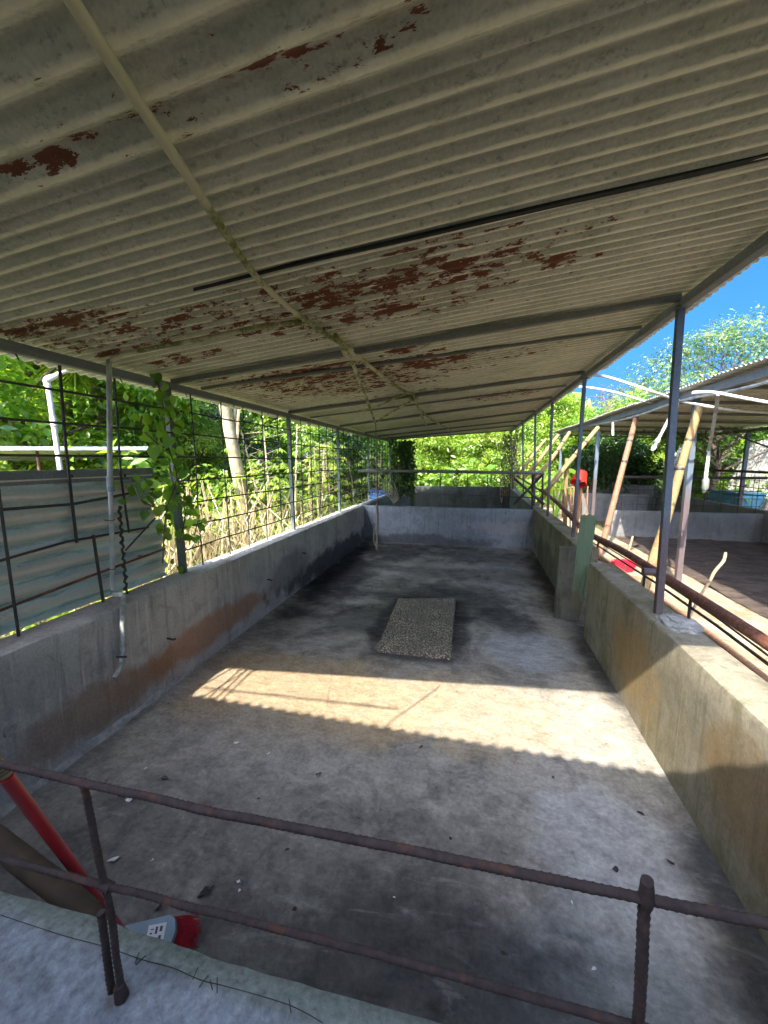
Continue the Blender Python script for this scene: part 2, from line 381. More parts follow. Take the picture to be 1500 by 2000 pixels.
for a in [(110, 310, 0.089, 0.034, 0.344), (20, 330, 0.067, 0.034, 0.278), (240, 228, 0.090, 0.027, 0.299), (310, 203, 0.072, 0.027, 0.282), (430, 165, 0.067, 0.020, 0.278), (500, 130, 0.067, 0.023, 0.327), (575, 108, 0.045, 0.023, 0.344), (810, 20, 0.033, 0.027, 0.311), (740, 45, .05, .03, .34), (165, 275, .06, .03, .33), (375, 185, .05, .02, .32),
          (90, 632, .55, .10, .42), (210, 690, .2, .07, .36), (330, 630, .3, .08, .27), (640, 580, .3, .14, .40), (790, 548, .22, .1, .40), (760, 605, .28, .12, .40), (530, 640, .35, .12, .33), (880, 525, .2, .1, .36), (950, 527, .16, .07, .38), (930, 465, .22, .06, .30), (790, 495, .15, .06, .3), (1090, 510, .14, .08, .32), (690, 615, .3, .15, .32), (1000, 490, .5, .1, .22), (350, 700, .5, .12, .34), (600, 560, .5, .2, .26),
          (600, 735, 1.0, .42, .40), (840, 705, .55, .42, .40), (700, 725, .9, .45, .34), (800, 680, .25, .14, .36), (450, 745, .6, .3, .25), (990, 770, .9, .5, .30), (760, 775, 1.2, .5, .22), (1000, 690, .6, .3, .22), (700, 590, 1.5, .5, .27), (300, 650, 1.2, .3, .26), (700, 745, 1.8, .8, .30), (860, 520, .7, .3, .20), (450, 150, .9, .12, .17), (120, 640, .8, .2, .30)]: rpatch(*a)
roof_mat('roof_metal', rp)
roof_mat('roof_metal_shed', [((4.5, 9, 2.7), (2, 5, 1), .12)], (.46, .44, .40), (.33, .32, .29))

def tin_mat():
    b = NB('tin_wall_metal'); p = b.pos; Z = b.xyz(p)[2]
    n1 = b.noise(b.map(p, scale=(1, .5, 2.5)), 3, 6, .66); fine = b.noise(p, 60, 4, .6)
    col = b.mix(b.step(n1, .4, .62), (.62, .71, .70), (.50, .58, .585))
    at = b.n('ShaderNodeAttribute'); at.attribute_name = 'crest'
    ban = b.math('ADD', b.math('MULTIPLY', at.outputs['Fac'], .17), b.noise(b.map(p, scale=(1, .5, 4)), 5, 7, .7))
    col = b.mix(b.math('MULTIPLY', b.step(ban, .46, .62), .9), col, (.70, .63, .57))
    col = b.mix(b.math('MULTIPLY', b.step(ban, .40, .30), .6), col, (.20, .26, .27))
    col = b.mix(b.step(b.noise(b.map(p, scale=(1, .6, 4), loc=(3, 3, 0)), 5, 6, .7), .63, .68), col, (.16, .06, .03))
    col = b.mix(.3, col, b.ramp(fine, [(.3, (.25,) * 3), (.7, (.75,) * 3)]), 'OVERLAY')
    M['tin'] = b.pbr(col, .6, .15, b.bump(fine, .15, .003), spec=.4)
tin_mat()
metal('galv', (.22, .24, .26), (.15, .16, .175), amt=.2, rust=(.12, .06, .035))
metal('steel_post', (.125, .16, .205), (.075, .10, .13), amt=.16, rust=(.11, .05, .03), zr=1.35)
metal('steel_post_green', (.15, .185, .16), (.09, .11, .10), amt=.2, rust=(.10, .06, .035))
metal('rebar_rust', (.085, .058, .054), (.032, .023, .024), rust=(.105, .05, .034), amt=.4, scale=34, rough=.85)
metal('rebar_dark', (.075, .065, .06), (.04, .035, .034), rust=(.11, .05, .03), amt=.35, scale=15, rough=.8)
metal('pipe_rust', (.14, .055, .035), (.085, .035, .028), rust=(.21, .085, .05), amt=.45, scale=14, rough=.6, speck=(.26, .15, .11))
metal('cage_rust', (.34, .18, .08), (.25, .12, .055), rust=(.16, .06, .03), amt=.4, scale=12, rough=.8)
metal('prop_wood', (.27, .20, .08), (.17, .115, .05), rust=(.26, .10, .045), amt=.42, scale=9, rough=.8, speck=(.5, .42, .26))
metal('prop_red', (.27, .15, .085), (.17, .09, .055), rust=(.30, .12, .065), amt=.4, scale=9, rough=.8, speck=(.45, .35, .22))
metal('dark_strip', (.022, .024, .022), (.014, .015, .014), amt=0, rough=.7)
metal('beam', (.20, .205, .185), (.13, .135, .12), amt=.25, rust=(.09, .055, .035))
b = NB('pvc_cream'); p = b.pos; nz = b.noise(p, 6, 5, .65); al = b.noise(b.map(p, loc=(1, 3, 2)), 3.2, 6, .7)
M['pvc_cream'] = b.pbr(b.mix(b.math('MULTIPLY', b.step(al, .44, .56), b.step(b.xyz(p)[1], 1.05, 1.25)), b.mix(nz, (.56, .51, .36), (.44, .40, .26)), b.mix(b.step(b.noise(p, 30, 4, .6), .42, .6), (.10, .12, .022), (.27, .27, .10))), .55, normal=b.bump(nz, .2, .004))
plain('pvc_grey', (.36, .38, .37), .5, .25, 9, dirt=(.12, .11, .09))
plain('pvc_white', (.66, .66, .64), .45, .12, 6, dirt=(.42, .42, .38))
plain('white_metal', (.62, .64, .66), .45, .12, 5)
plain('red_plastic', (.72, .022, .012), .32, .12, 5)
plain('red_handle', (.50, .018, .03), .38, .14, 8, dirt=(.20, .03, .03))
plain('red_bristle', (.42, .012, .02), .6, .3, 60)
plain('pink_bristle', (.75, .035, .075), .6, .3, 60)
plain('bluegrey_plastic', (.16, .23, .28), .45, .12, 8)
plain('sticker', (.62, .62, .62), .5, .05)
plain('ink', (.06, .06, .07), .6, .05)
plain('blue_plastic', (.02, .16, .52), .4, .15, 5)
plain('blue_tank', (.07, .22, .34), .45, .2, 4, dirt=(.2, .24, .25))
plain('wood_tan', (.36, .24, .11), .75, .25, 16, dirt=(.13, .085, .045))
plain('wood_brown', (.055, .035, .02), .85, .35, 14, dirt=(.05, .04, .03))
plain('stick_pale', (.34, .24, .14), .75, .2, 20)
plain('rope', (.20, .17, .13), .9, .3, 40)
plain('mortar', (.34, .33, .31), .95, .3, 18, dirt=(.2, .2, .19))
plain('dry_leaf', (.035, .028, .022), .8, .4, 30)
plain('paper', (.62, .62, .60), .6, .1)
plain('wire', (.035, .033, .032), .6, .2)
b = NB('green_board'); p = b.obj; g = b.noise(b.map(p, scale=(14, 14, 1)), 4, 6, .68, .3); w = b.noise(b.map(p, scale=(5, 5, 1.1), loc=(4, 1, 2)), 3, 6, .7); Zb = b.xyz(p)[2]
bare = b.math('MAXIMUM', b.step(b.math('ADD', w, b.math('MULTIPLY', b.step(Zb, .45, .1), .2)), .53, .62), b.math('MULTIPLY', b.step(g, .58, .68), .6))
M['green_board'] = b.pbr(b.mix(b.math('MULTIPLY', bare, .85), b.mix(g, (.165, .235, .145), (.10, .155, .095)), b.mix(g, (.20, .17, .11), (.085, .07, .05))), .8, normal=b.bump(g, .5, .008), spec=.3)
b = NB('pebbled_slab'); p = b.pos; vv = b.voro(p, 58); v2 = b.voro(p, 58, 'F1', 'Color'); mm = b.noise(p, 3, 5, .6)
M['slab'] = b.pbr(b.mix(b.step(vv, .36, .52), b.mix(b.step(mm, .4, .6), b.mix(.25, (.43, .38, .29), v2, 'OVERLAY'), (.29, .255, .205)), (.12, .105, .085)), .85, normal=b.bump(b.math('MULTIPLY', vv, -1), .7, .012), spec=.25)
b = NB('earth_ground'); p = b.pos; g1 = b.noise(p, .35, 6, .65); g2 = b.noise(p, 5, 7, .7); g3 = b.noise(p, 30, 4, .65)
col = b.mix(b.step(g1, .4, .6), (.17, .13, .075), (.09, .11, .035)); col = b.mix(b.step(g2, .48, .66), col, (.09, .065, .04))
M['earth'] = b.pbr(b.mix(.4, col, b.ramp(g3, [(.25, (.2,) * 3), (.75, (.8,) * 3)]), 'OVERLAY'), .95, normal=b.bump(b.math('ADD', g2, g3), .7, .03), spec=.2)
b = NB('passage_earth'); p = b.pos; g2 = b.noise(p, 2.4, 7, .7); g3 = b.noise(p, 22, 5, .68)
col = b.mix(b.step(g2, .36, .64), (.42, .34, .235), (.27, .20, .125)); col = b.mix(b.math('MULTIPLY', b.step(b.noise(p, 9, 5, .7), .54, .66), .7), col, (.14, .13, .06))
M['passage'] = b.pbr(b.mix(.4, col, b.ramp(g3, [(.25, (.2,) * 3), (.75, (.8,) * 3)]), 'OVERLAY'), .95, normal=b.bump(b.math('ADD', g2, g3), .6, .02), spec=.2)
b = NB('manure_floor'); p = b.pos; g2 = b.noise(b.map(p, scale=(1, 2, 1)), 3, 7, .7, .5); g3 = b.noise(p, 25, 5, .7)
col = b.mix(b.step(g2, .4, .64), (.125, .092, .072), (.055, .042, .036)); col = b.mix(b.step(b.noise(b.map(p, scale=(1, 2.5, 1)), 7, 6, .7), .62, .70), col, (.26, .215, .18))
M['manure'] = b.pbr(col, .85, normal=b.bump(b.math('ADD', g2, g3), .9, .04), spec=.25)
leafmat('leaf_mid', [(0, (.06, .15, .02)), (.35, (.14, .29, .034)), (.7, (.25, .40, .045)), (1, (.38, .48, .06))])
leafmat('leaf_dark', [(0, (.016, .05, .012)), (.5, (.04, .105, .02)), (1, (.10, .18, .03))])
leafmat('leaf_yellow', [(0, (.07, .16, .018)), (.4, (.17, .29, .03)), (.8, (.30, .39, .04)), (1, (.44, .46, .06))], .5)
leafmat('leaf_feather', [(0, (.04, .10, .03)), (.5, (.10, .19, .05)), (1, (.23, .29, .07))], .4)
leafmat('leaf_vine', [(0, (.06, .15, .016)), (.5, (.12, .26, .025)), (1, (.23, .38, .04))], .5)
leafmat('leaf_dead', [(0, (.10, .06, .035)), (.5, (.17, .11, .06)), (1, (.25, .17, .09))], .2)
leafmat('straw', [(0, (.24, .175, .085)), (.5, (.40, .31, .165)), (1, (.58, .48, .29))], .15)
bark('bark_pale', (.40, .34, .22), (.27, .21, .12)); bark('bark_brown', (.16, .125, .09), (.085, .065, .045)); bark('bark_palm', (.28, .24, .19), (.15, .125, .10), 3.)

# ------------------------------------------------------------------ ground and floors
XR = lambda y: 1.105 + .02 * y           # inner face of the right pen wall
mb = MB(); S = 60
n = 48
for i in range(n + 1):
    for j in range(n + 1):
        x = -S + 2 * S * i / n; y = -30 + 110 * j / n
        mb.v.append((x, y, -.06 + (.12 * pnoise(x * .2, y * .2) if abs(x) > 8 or y > 19 else 0)))
for i in range(n):
    for j in range(n):
        a = i * (n + 1) + j; mb.f.append((a, a + n + 1, a + n + 2, a + 1))
struct(mb.build('ground', M['earth']), 'brown earth ground with weeds around the concrete pens')
mb = MB(); nx, ny = 40, 80
for i in range(nx + 1):
    for j in range(ny + 1):
        x = -2.42 + 3.85 * i / nx; y = .4 + 14.8 * j / ny
        mb.v.append((x, y, .006 * pnoise(x * 1.5, y * 1.5) + .003 * pnoise(x * 5, y * 5)))
for i in range(nx):
    for j in range(ny):
        a = i * (ny + 1) + j; mb.f.append((a, a + ny + 1, a + ny + 2, a + 1))
struct(mb.build('pen_floor', M['floor']), 'stained grey concrete floor of the near pen', 'floor')
mb = MB(); mb.box((-.6, -2.6, -.03), (12, 5.9, .06)); struct(mb.build('aisle_floor', M['concrete_shed'], smooth=False), 'concrete aisle floor in front of the pen', 'floor')
mb = MB(); nx, ny = 14, 80
for i in range(nx + 1):
    for j in range(ny + 1):
        x = 1.3 + 2.1 * i / nx; y = .4 + 24 * j / ny; mb.v.append((x, y, -.015 + .02 * pnoise(x * 2, y * 2)))
for i in range(nx):
    for j in range(ny):
        a = i * (ny + 1) + j; mb.f.append((a, a + ny + 1, a + ny + 2, a + 1))
struct(mb.build('passage_path', M['passage']), 'sunlit trodden earth passage between the two sheds', 'path')
mb = MB(); nx, ny = 40, 70
for i in range(nx + 1):
    for j in range(ny + 1):
        x = 3.4 + 3.1 * i / nx; y = .6 + 9.5 * j / ny; mb.v.append((x, y, -.004 + .035 * pnoise(x * 2.2, y * 2.2) + .02 * pnoise(x * 7, y * 7)))
for i in range(nx):
    for j in range(ny):
        a = i * (ny + 1) + j; mb.f.append((a, a + ny + 1, a + ny + 2, a + 1))
struct(mb.build('yard_floor', M['manure']), 'dark manure covered floor of the pen in the other shed', 'floor')

# ------------------------------------------------------------------ near pen walls
WT = .82
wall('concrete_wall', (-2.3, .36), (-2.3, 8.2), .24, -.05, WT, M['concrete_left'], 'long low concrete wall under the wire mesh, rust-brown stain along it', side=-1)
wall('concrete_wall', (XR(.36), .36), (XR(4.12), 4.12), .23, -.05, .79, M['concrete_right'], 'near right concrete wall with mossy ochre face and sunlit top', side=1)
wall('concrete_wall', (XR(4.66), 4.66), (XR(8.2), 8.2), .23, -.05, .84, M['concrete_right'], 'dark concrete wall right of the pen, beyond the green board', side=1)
wall('concrete_wall', (-2.3, 8.21), (XR(8.2), 8.21), .16, -.05, .81, M['concrete_back'], 'bluish grey concrete wall closing the back of the near pen', side=-1)
mb = MB().box((1.165, 4.6, .39), (.34, .10, .9), 0, .018)
tag(mb.build('concrete_pier', concrete('concrete_pier', (.17, .16, .125), (.12, .115, .09), moss=(.06, .06, .035))), 'short concrete pier beside the green board', 'pier')
wall('concrete_wall', (-2.3, 8.4), (-2.2, 14.75), .2, -.05, .82, M['concrete_back'], 'far left concrete wall of the pen behind, near the blue barrel', side=-1)
wall('concrete_wall', (1.3, 8.4), (1.4, 14.9), .2, -.05, .82, M['concrete_shed'], 'partly sunlit concrete wall right of the pen behind', side=1)
wall('concrete_wall', (-2.17, 14.3), (1.42, 14.5), .18, -.05, .86, M['concrete_mossy'], 'dark mossy concrete wall at the far end under the foliage', side=-1)

# curb of broken mortar at the foot of the left wall
mb = MB(); k = 60
for i in range(k + 1):
    y = .5 + 2.6 * i / k; a = .045 * (1 + .8 * pnoise(y * 4, 2)) * (1 if y < 2.2 else max(0.05, 1 - (y - 2.2))); h = .05 * (1 + .7 * pnoise(y * 5, 8)) * (1 if y < 2.2 else max(.1, 1 - (y - 2.2)))
    for (u, z) in ((0, h), (.35, h * .8), (.7, h * .45), (1, -.01)): mb.v.append((-2.31 + a * u, y + .01 * pnoise(y * 9, u), z))
for i in range(k):
    for j in range(3): a = i * 4 + j; mb.f.append((a, a + 4, a + 5, a + 1))
tag(mb.build('mortar_fillet', M['mortar']), 'crumbling mortar strip along the foot of the left wall', 'mortar')

# front wall: broad, uneven top
mb = MB(); k = 110; rows = [(.575, -.05), (.58, .3), (.585, .6), (.585, .70), (.582, .765), (.568, .792), (.53, .803), (.46, .805), (.40, .804), (.33, .806), (.26, .803), (.19, .79), (.17, .76), (.165, .5), (.16, -.05)]
for i in range(k + 1):
    x = -2.6 + 4.3 * i / k
    for j, (y, z) in enumerate(rows):
        e = .014 * pnoise(x * 3.1, 1.3) + .006 * pnoise(x * 11, 4) if j < 7 else .004 * pnoise(x * 6, j)
        zz = (.006 * pnoise(x * 4, y * 6) + .003 * pnoise(x * 15, y * 15)) if 3 < j < 12 else 0
        mb.v.append((x, y + e, z + zz))
r = len(rows)
for i in range(k):
    for j in range(r - 1): a = i * r + j; mb.f.append((a, a + r, a + r + 1, a + 1))
fwall = tag(mb.build('front_wall', M['concrete_front'], None, True, 60), 'pale bluish concrete wall top in the foreground with cracks and wire stubs', 'wall')
# embedded wire stubs and crack ridges (rusty ends of reinforcement)
def fw(x, y): q = onz(x, y, .806); return q
t = thing('reinforcing_wire', fw(500, 1905), 'thin dark reinforcing wire breaking through the foreground wall top', 'wire')
mb = MB()
pp = [fw(0, 1790), fw(120, 1825), fw(210, 1850), fw(270, 1875), fw(330, 1890), fw(390, 1915), fw(450, 1935), fw(560, 1965), fw(640, 1990)]
mb.tube([q + Vector((random.gauss(0, .004), random.gauss(0, .004), .0006)) for q in pp], .0008, 5, smooth=4)
for (x, y) in ((268, 1872), (276, 1876), (398, 1918), (412, 1924), (424, 1925), (566, 1966), (382, 1902)):
    a1, a2 = random.uniform(-14, 14), random.uniform(12, 24)
    mb.tube([fw(x + a1 * .5 + 3, y - a2 * .7) + Vector((0, 0, .001)), fw(x, y) + Vector((0, 0, .003)), fw(x - a1 * .6 - 3, y + a2 * .7) + Vector((0, 0, .0))], .0009, 5, smooth=3)
mb.build('wire_strand', M['wire'], t)

# ------------------------------------------------------------------ roof of the near shed
roof = thing('shed_roof', (-.5, 6, 2.7), 'large corrugated metal roof with rust patches covering the near pen', 'roof')
u = Vector((1, 0, .106)).normalized(); nrm = Vector((-.106, 0, 1)).normalized()
XL, XRR = -2.88, 1.56
def roof_sheet(y0, y1, lift, x0=XL, x1=XRR, y1r=None, sag=None, ph=0., per=.0735, amp=.0095):
    mb = MB(); L = (x1 - x0) / u.x
    corr(mb, (x0, y0, roof_z(x0) + lift), u, (0, 1, 0), nrm, L, y1 - y0, per, amp, 14, sag, ph, 12, None if y1r is None else y1r - y0)
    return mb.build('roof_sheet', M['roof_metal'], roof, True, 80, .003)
wv = lambda a, s: (lambda fu, fv: a * pnoise(fu * 5 + s, fv * 3) + a * .6 * pnoise(fu * 12, fv * 2 + s))
tl = lambda a, sd: (lambda fu, fv: .022 - .026 * fv + wv(a, sd)(fu, fv) * min(1, 8 * fv, 8 * (1 - fv)))
ys = [.22, 1.01, 1.72, 2.6, 3.5, 4.38, 5.28, 6.88, 8.68, 10.38]
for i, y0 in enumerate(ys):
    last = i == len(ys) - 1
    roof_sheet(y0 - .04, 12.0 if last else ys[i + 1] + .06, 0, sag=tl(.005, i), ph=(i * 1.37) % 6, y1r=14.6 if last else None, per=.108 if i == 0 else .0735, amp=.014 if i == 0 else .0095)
# dark strip in the lap between two sheets, thinning to the left
mb = MB(); k = 30
for i in range(k + 1):
    x = -1.3 + 2.86 * i / k; w = .002 + .05 * min(1, (i / k) * 1.2); z = roof_z(x) - .012 + .006 * pnoise(x * 2, 3)
    yy = 1.70 + .012 * math.sin(x * 1.3)
    for dy, dz in ((0, 0), (w * .55, -.003), (w * .55, .012), (0, .012)): mb.v.append((x, yy + dy, z + dz))
for i in range(k):
    for j in range(4): a = i * 4 + j; c = i * 4 + (j + 1) % 4; mb.f.append((a, a + 4, c + 4, c))
mb.f += [(0, 1, 2, 3), tuple(k * 4 + j for j in (3, 2, 1, 0))]
mb.build('lap_strip', M['dark_strip'], roof)
def purlin(ya, yb, w=.045, h=.055, xa=-2.46, xb=1.3, mat='beam', drop=0.):
    w *= .85; h *= .72; mb = MB(); a = Vector((xa, ya, roof_z(xa) - .012 - h / 2 - drop)); c = Vector((xb, yb, roof_z(xb) - .012 - h / 2 - drop)); m = (a + c) / 2; d = (c - a)
    q = d.to_track_quat('X', 'Z').to_matrix(); mb.box(m, (d.length, w, h), R=q, bev=.004); mb.build('purlin', M[mat], roof)
purlin(2.86, 3.02, .05, .06); purlin(3.22, 3.62, .03, .035); purlin(4.98, 5.22, .05, .055); purlin(5.7, 6.1, .03, .03); purlin(7.1, 7.1, .05, .055); purlin(8.9, 8.9, .05, .055); purlin(10.2, 10.9, .05, .05); purlin(11.3, 12.4, .05, .05); purlin(11.9, 14.4, .05, .05)
def eave(xa, ya, yb, w=.055, h=.06, mat='beam', yend=None):
    mb = MB(); z = roof_z(xa) - .012 - .06 - h / 2 + .03
    mb.box((xa, (ya + yb) / 2, z), (w, yb - ya, h), bev=.004); mb.build('eave_beam', M[mat], roof)
eave(-2.47, .3, 12.0, mat='galv'); eave(1.32, .3, 14.5, mat='galv')
# small tie wires under the eave
for y in (1.7, 2.35, 3.0, 3.7, 4.4, 5.6, 6.4):
    mb = MB().tube([(-2.47, y, 2.43), (-2.465, y + .01, 2.39), (-2.45, y + .015, 2.355)], .004, 5); mb.build('tie_wire', M['rebar_dark'], roof)

# roof of the shed behind the camera; its scalloped end throws the wavy shadow on the floor
roof2 = thing('shed_roof', (0, -3, 2.7), 'corrugated roof over the aisle whose wavy edge shades the pen floor', 'roof')
mb = MB(); corr(mb, (-5.5, -.40, 2.72), (0, -1, 0), (1, -.02, 0), (0, 0, 1), 6.5, 11, .098, .015, 6, None, 0, 10); mb.build('roof_sheet', M['roof_metal_shed'], roof2, True, 80, .003)
for y in (-1.2, -3.2, -5.4): MB().box((0, y, 2.66), (10.8, .05, .07), 0, .004).build('purlin', M['beam'], roof2)
MB().tube([(-2.75, -.04, 2.42), (-1.2, -.10, 2.55)], .008, 6).build('tie_rod', M['rebar_dark'], roof2)
MB().tube([(-.95, .20, 2.60), (-1.3, -.45, 2.70)], .007, 6).build('tie_rod', M['rebar_dark'], roof2)
for x, y in ((-4.8, -1.2), (4.8, -1.2), (-4.8, -5.4), (4.8, -5.4)):
    MB().tube([(x, y, 0), (x, y, 2.63)], .035, 4, square=True).build('post', M['steel_post'], roof2)

tag(MB().box((0, -5.2, 1.15), (10.4, .18, 2.4), 0, .01).build('concrete_wall', M['concrete_shed']), 'added unseen block wall behind the viewer, shading the aisle and near roof', 'wall')  # out-of-view blocker, added to darken the foreground and near roof
# ------------------------------------------------------------------ posts
def post(base, top, r, mat, label, group, plate=True):
    base, top = Vector(base), Vector(top); t = thing('steel_post', base, label, 'post', group)
    mb = MB().tube([base, base.lerp(top, .33) + Vector((.003, 0, 0)), base.lerp(top, .66), top], r, 4, square=True); mb.build('post_shaft', M[mat], t, True, 30)
    if plate: MB().box(top - Vector((0, 0, .012)), (.09, .09, .012), 0, .003).build('top_plate', M[mat], t)
    return t
zl = roof_z(-2.47) - .085; zr = roof_z(1.32) - .085
gl = 'steel posts along the mesh side'; gr = 'steel posts along the passage side'
lab = ['grey post wrapped in the leafy vine', 'greenish post just beyond the leaning pale tree trunk', 'third post along the mesh, in front of palmate leaves', 'thin far post in the mesh before the blue barrel', 'mesh-side corner post beside the dark vine column']
for y, l in zip((2.82, 5.0, 7.0, 9.2, 11.8), lab): post((-2.45, y, WT - .01), (-2.46, y - .03, zl), .024 if y < 3 else .022, 'steel_post_green', l, gl)
lab = ['tall bluish steel post nearest the camera, rusty at its foot', 'steel post rising behind the green board and red bucket', 'steel post third along the passage under the eave', 'thin steel post fourth along the passage', 'thin steel post fifth along the passage', 'far corner post wound with dry brown vines']
for (yb, yt, xb), l in zip(((2.79, 3.03, 1.245), (5.2, 5.22, 1.29), (7.1, 7.12, 1.33), (8.9, 8.9, 1.38), (11.0, 11.0, 1.42), (14.1, 14.1, 1.46)), lab):
    post((xb, yb, .79), (1.31, yt, zr), .020 if yb < 3 else .019, 'steel_post', l, gr)
# lump of mortar at the foot of the nearest post
mb = MB(); bm = bmesh.new(); bmesh.ops.create_icosphere(bm, subdivisions=4, radius=1)
for v in bm.verts:
    c = v.co.copy(); f = 1 + .35 * pnoise(c.x * 2.2, c.y * 2.2, c.z * 2.2 + 3) + .22 * pnoise(c.x * 6, c.y * 6, c.z * 6) + .12 * pnoise(c.x * 14, c.y * 14, c.z * 14)
    v.co = Vector((c.x * .105 * f, c.y * .13 * f, c.z * .032 * f + .008))
mb.add([Vector((1.29, 2.62, .79)) + v.co for v in bm.verts], [[v.index for v in f.verts] for f in bm.faces]); bm.free()
tag(mb.build('mortar_lump', M['mortar'], None, True, 25), 'crumpled grey mortar lump at the foot of the nearest post', 'mortar')

# ------------------------------------------------------------------ wire mesh panels on the left
gm = 'rebar mesh panels on the left wall'
def mesh_panel(ya, yb, ys, zs, label, r=.007, x=-2.45, ztop=None, mat='rebar_dark', zbot=WT - .02):
    mb = MB(); ztop = ztop or zl - .01
    for z in zs:
        k = 8; mb.tube([(x + .012, ya + (yb - ya) * i / k, z + .012 * pnoise(i * .6, z * 9, ya)) for i in range(k + 1)], r, 6)
    for y in ys:
        k = 6; mb.tube([(x - .004, y + .02 * pnoise(i * .5, y * 7) - .01 * i / k, zbot + (ztop - zbot) * i / k) for i in range(k + 1)], r, 6)
    return tag(mb.build('mesh_panel', M[mat], None, True, 50), label, 'wire mesh', gm)
ZS = [2.22, 2.03, 1.83, 1.63, 1.43, 1.22, 1.02]
mesh_panel(-.3, 2.80, [.6, 1.1, 1.55], [2.22, 2.03, 1.83], 'upper rebar mesh above the corrugated tin panel', .0075)
mesh_panel(2.84, 4.98, [3.08, 3.5, 3.88, 4.28, 4.66], ZS, 'rebar mesh between the vine post and the greenish post')
mesh_panel(5.02, 6.98, [5.35, 5.7, 6.05, 6.4, 6.7], ZS, 'rebar mesh panel second after the vine post, before palmate leaves')
mesh_panel(7.02, 9.18, [7.3, 7.6, 7.95, 8.25, 8.55, 8.9], ZS, 'rebar mesh panel third after the vine post')
mesh_panel(9.22, 11.8, [9.5, 9.8, 10.1, 10.4, 10.75, 11.1, 11.4], ZS, 'farthest rebar mesh panel, in front of the blue barrel')
# ------------------------------------------------------------------ tin sheets and its bars
t = thing('corrugated_barrier', (-2.57, 1.4, WT), 'weathered teal corrugated tin panel fixed to the rebar on the left', 'panel')
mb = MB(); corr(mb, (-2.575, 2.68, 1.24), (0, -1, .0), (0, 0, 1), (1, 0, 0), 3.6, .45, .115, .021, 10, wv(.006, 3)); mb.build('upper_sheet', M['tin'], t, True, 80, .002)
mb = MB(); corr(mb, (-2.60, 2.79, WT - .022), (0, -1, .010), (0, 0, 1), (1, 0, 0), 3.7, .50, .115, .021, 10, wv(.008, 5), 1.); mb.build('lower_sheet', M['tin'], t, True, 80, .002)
mb = MB().box((-2.57, .95, 1.70), (.012, 3.5, .085), 0, .003); mb.build('top_board', M['galv'], t)
for x, y, z in ((-2.56, 2.02, 1.70), (-2.56, 2.42, 1.69)): MB().lathe([(0, 0), (.012, 0), (.012, .004), (0, .006)], 12, Matrix.Translation((x, y, z)) @ Matrix.Rotation(PI / 2, 4, 'Y')).build('washer', M['rebar_dark'], t)
def rod(name, pts, r, mat, label, cat='rod', group=None, n=7, smooth=1, jit=0):
    return tag(MB().tube(pts, r, n, smooth=smooth, jit=jit).build(name, M[mat], None, True, 50), label, cat, group)
g = 'loose rebar over the tin panel'
X0 = -2.53
rod('rebar_rod', [onx(115, 700, X0), onx(128, 870, X0), onx(138, 960, X0), onx(150, 1060, X0)], .0095, 'rebar_dark', 'vertical rebar rod left of the water pipe, ending mid panel', group=g)
rod('rebar_rod', [onx(222, 720, X0), onx(236, 930, X0), onx(252, 1040, X0)], .008, 'rebar_dark', 'thin rebar rod right of the water pipe reaching the eave', group=g)
rod('rebar_rod', [onx(182, 1045, X0 + .03), onx(203, 1187, X0 + .05)], .010, 'rebar_dark', 'short rebar rod standing on the wall in front of the tin', group=g)
rod('rebar_rod', [onx(-60, 1000, X0), onx(140, 985, X0), onx(300, 955, X0)], .009, 'rebar_dark', 'horizontal rebar rod across the upper tin sheet', group=g)
rod('rebar_rod', [onx(-60, 1112, X0), onx(130, 1058, X0), onx(290, 1030, X0)], .008, 'rebar_dark', 'horizontal rebar rod along the lap of the tin sheets', group=g)
rod('rebar_rod', [onx(-60, 1215, X0 + .02), onx(190, 1120, X0 + .02), onx(322, 1072, X0 + .02)], .009, 'pipe_rust', 'rusty horizontal rod across the lower tin sheet', group=g)
rod('rebar_rod', [onx(245, 1075, X0 + .04), onx(303, 1012, X0 + .04)], .007, 'rebar_dark', 'short slanting rebar rod beside the vine', group=g)
mb = MB(); a, c = onx(233, 990, X0 + .05), onx(248, 1172, X0 + .06)
mb.tube([a.lerp(c, i / 40) + Vector((.006 * math.sin(i * 1.9), .009 * math.cos(i * 1.9), 0)) for i in range(41)], [.009 + .005 * (i % 5 == 0) for i in range(41)], 6)
tag(mb.build('twisted_wire', M['rebar_dark'], None, True, 60), 'rod wound with twisted wire next to the water pipe', 'wire')

# ------------------------------------------------------------------ water pipe with tap
t = thing('water_pipe', (-2.33, 2.1, .3), 'grey water pipe with a tap hanging down over the left wall', 'pipe')
xa = -2.36; xb = -2.262
P1, P2, P3 = onx(213, 703, xa), onx(215, 940, xa), onx(220, 1152, xa)
MB().tube([P1, P1.lerp(P2, .5), P2], .0165, 12).build('pipe_upper', M['pvc_grey'], t)
MB().tube([P2, P2.lerp(P3, .5) + Vector((0, .004, 0)), P3], .015, 12).build('pipe_lower', M['pvc_grey'], t)
Q1, Q2, Q3 = onx(238, 1166, xb), onx(240, 1262, xb), onx(238, 1292, xb)
MB().tube([P3, P3 + Vector((.005, .01, -.03)), P3.lerp(Q1, .5) + Vector((0, 0, -.01)), Q1 + Vector((0, 0, .012)), Q1 + Vector((0, 0, -.04)), Q2], [.016, .021, .018, .021, .018, .0165], 12, smooth=4).build('drop_pipe', M['pvc_grey'], t)
for q, h in ((P2, .035), (Q2, .03)): MB().tube([q + Vector((0, 0, h)), q - Vector((0, 0, h))], .021, 12).build('coupling', M['pvc_grey'], t)
MB().tube([P2 - Vector((0, 0, .07)), P2 - Vector((0, 0, .035))], .023, 8).build('valve', M['bluegrey_plastic'], t)
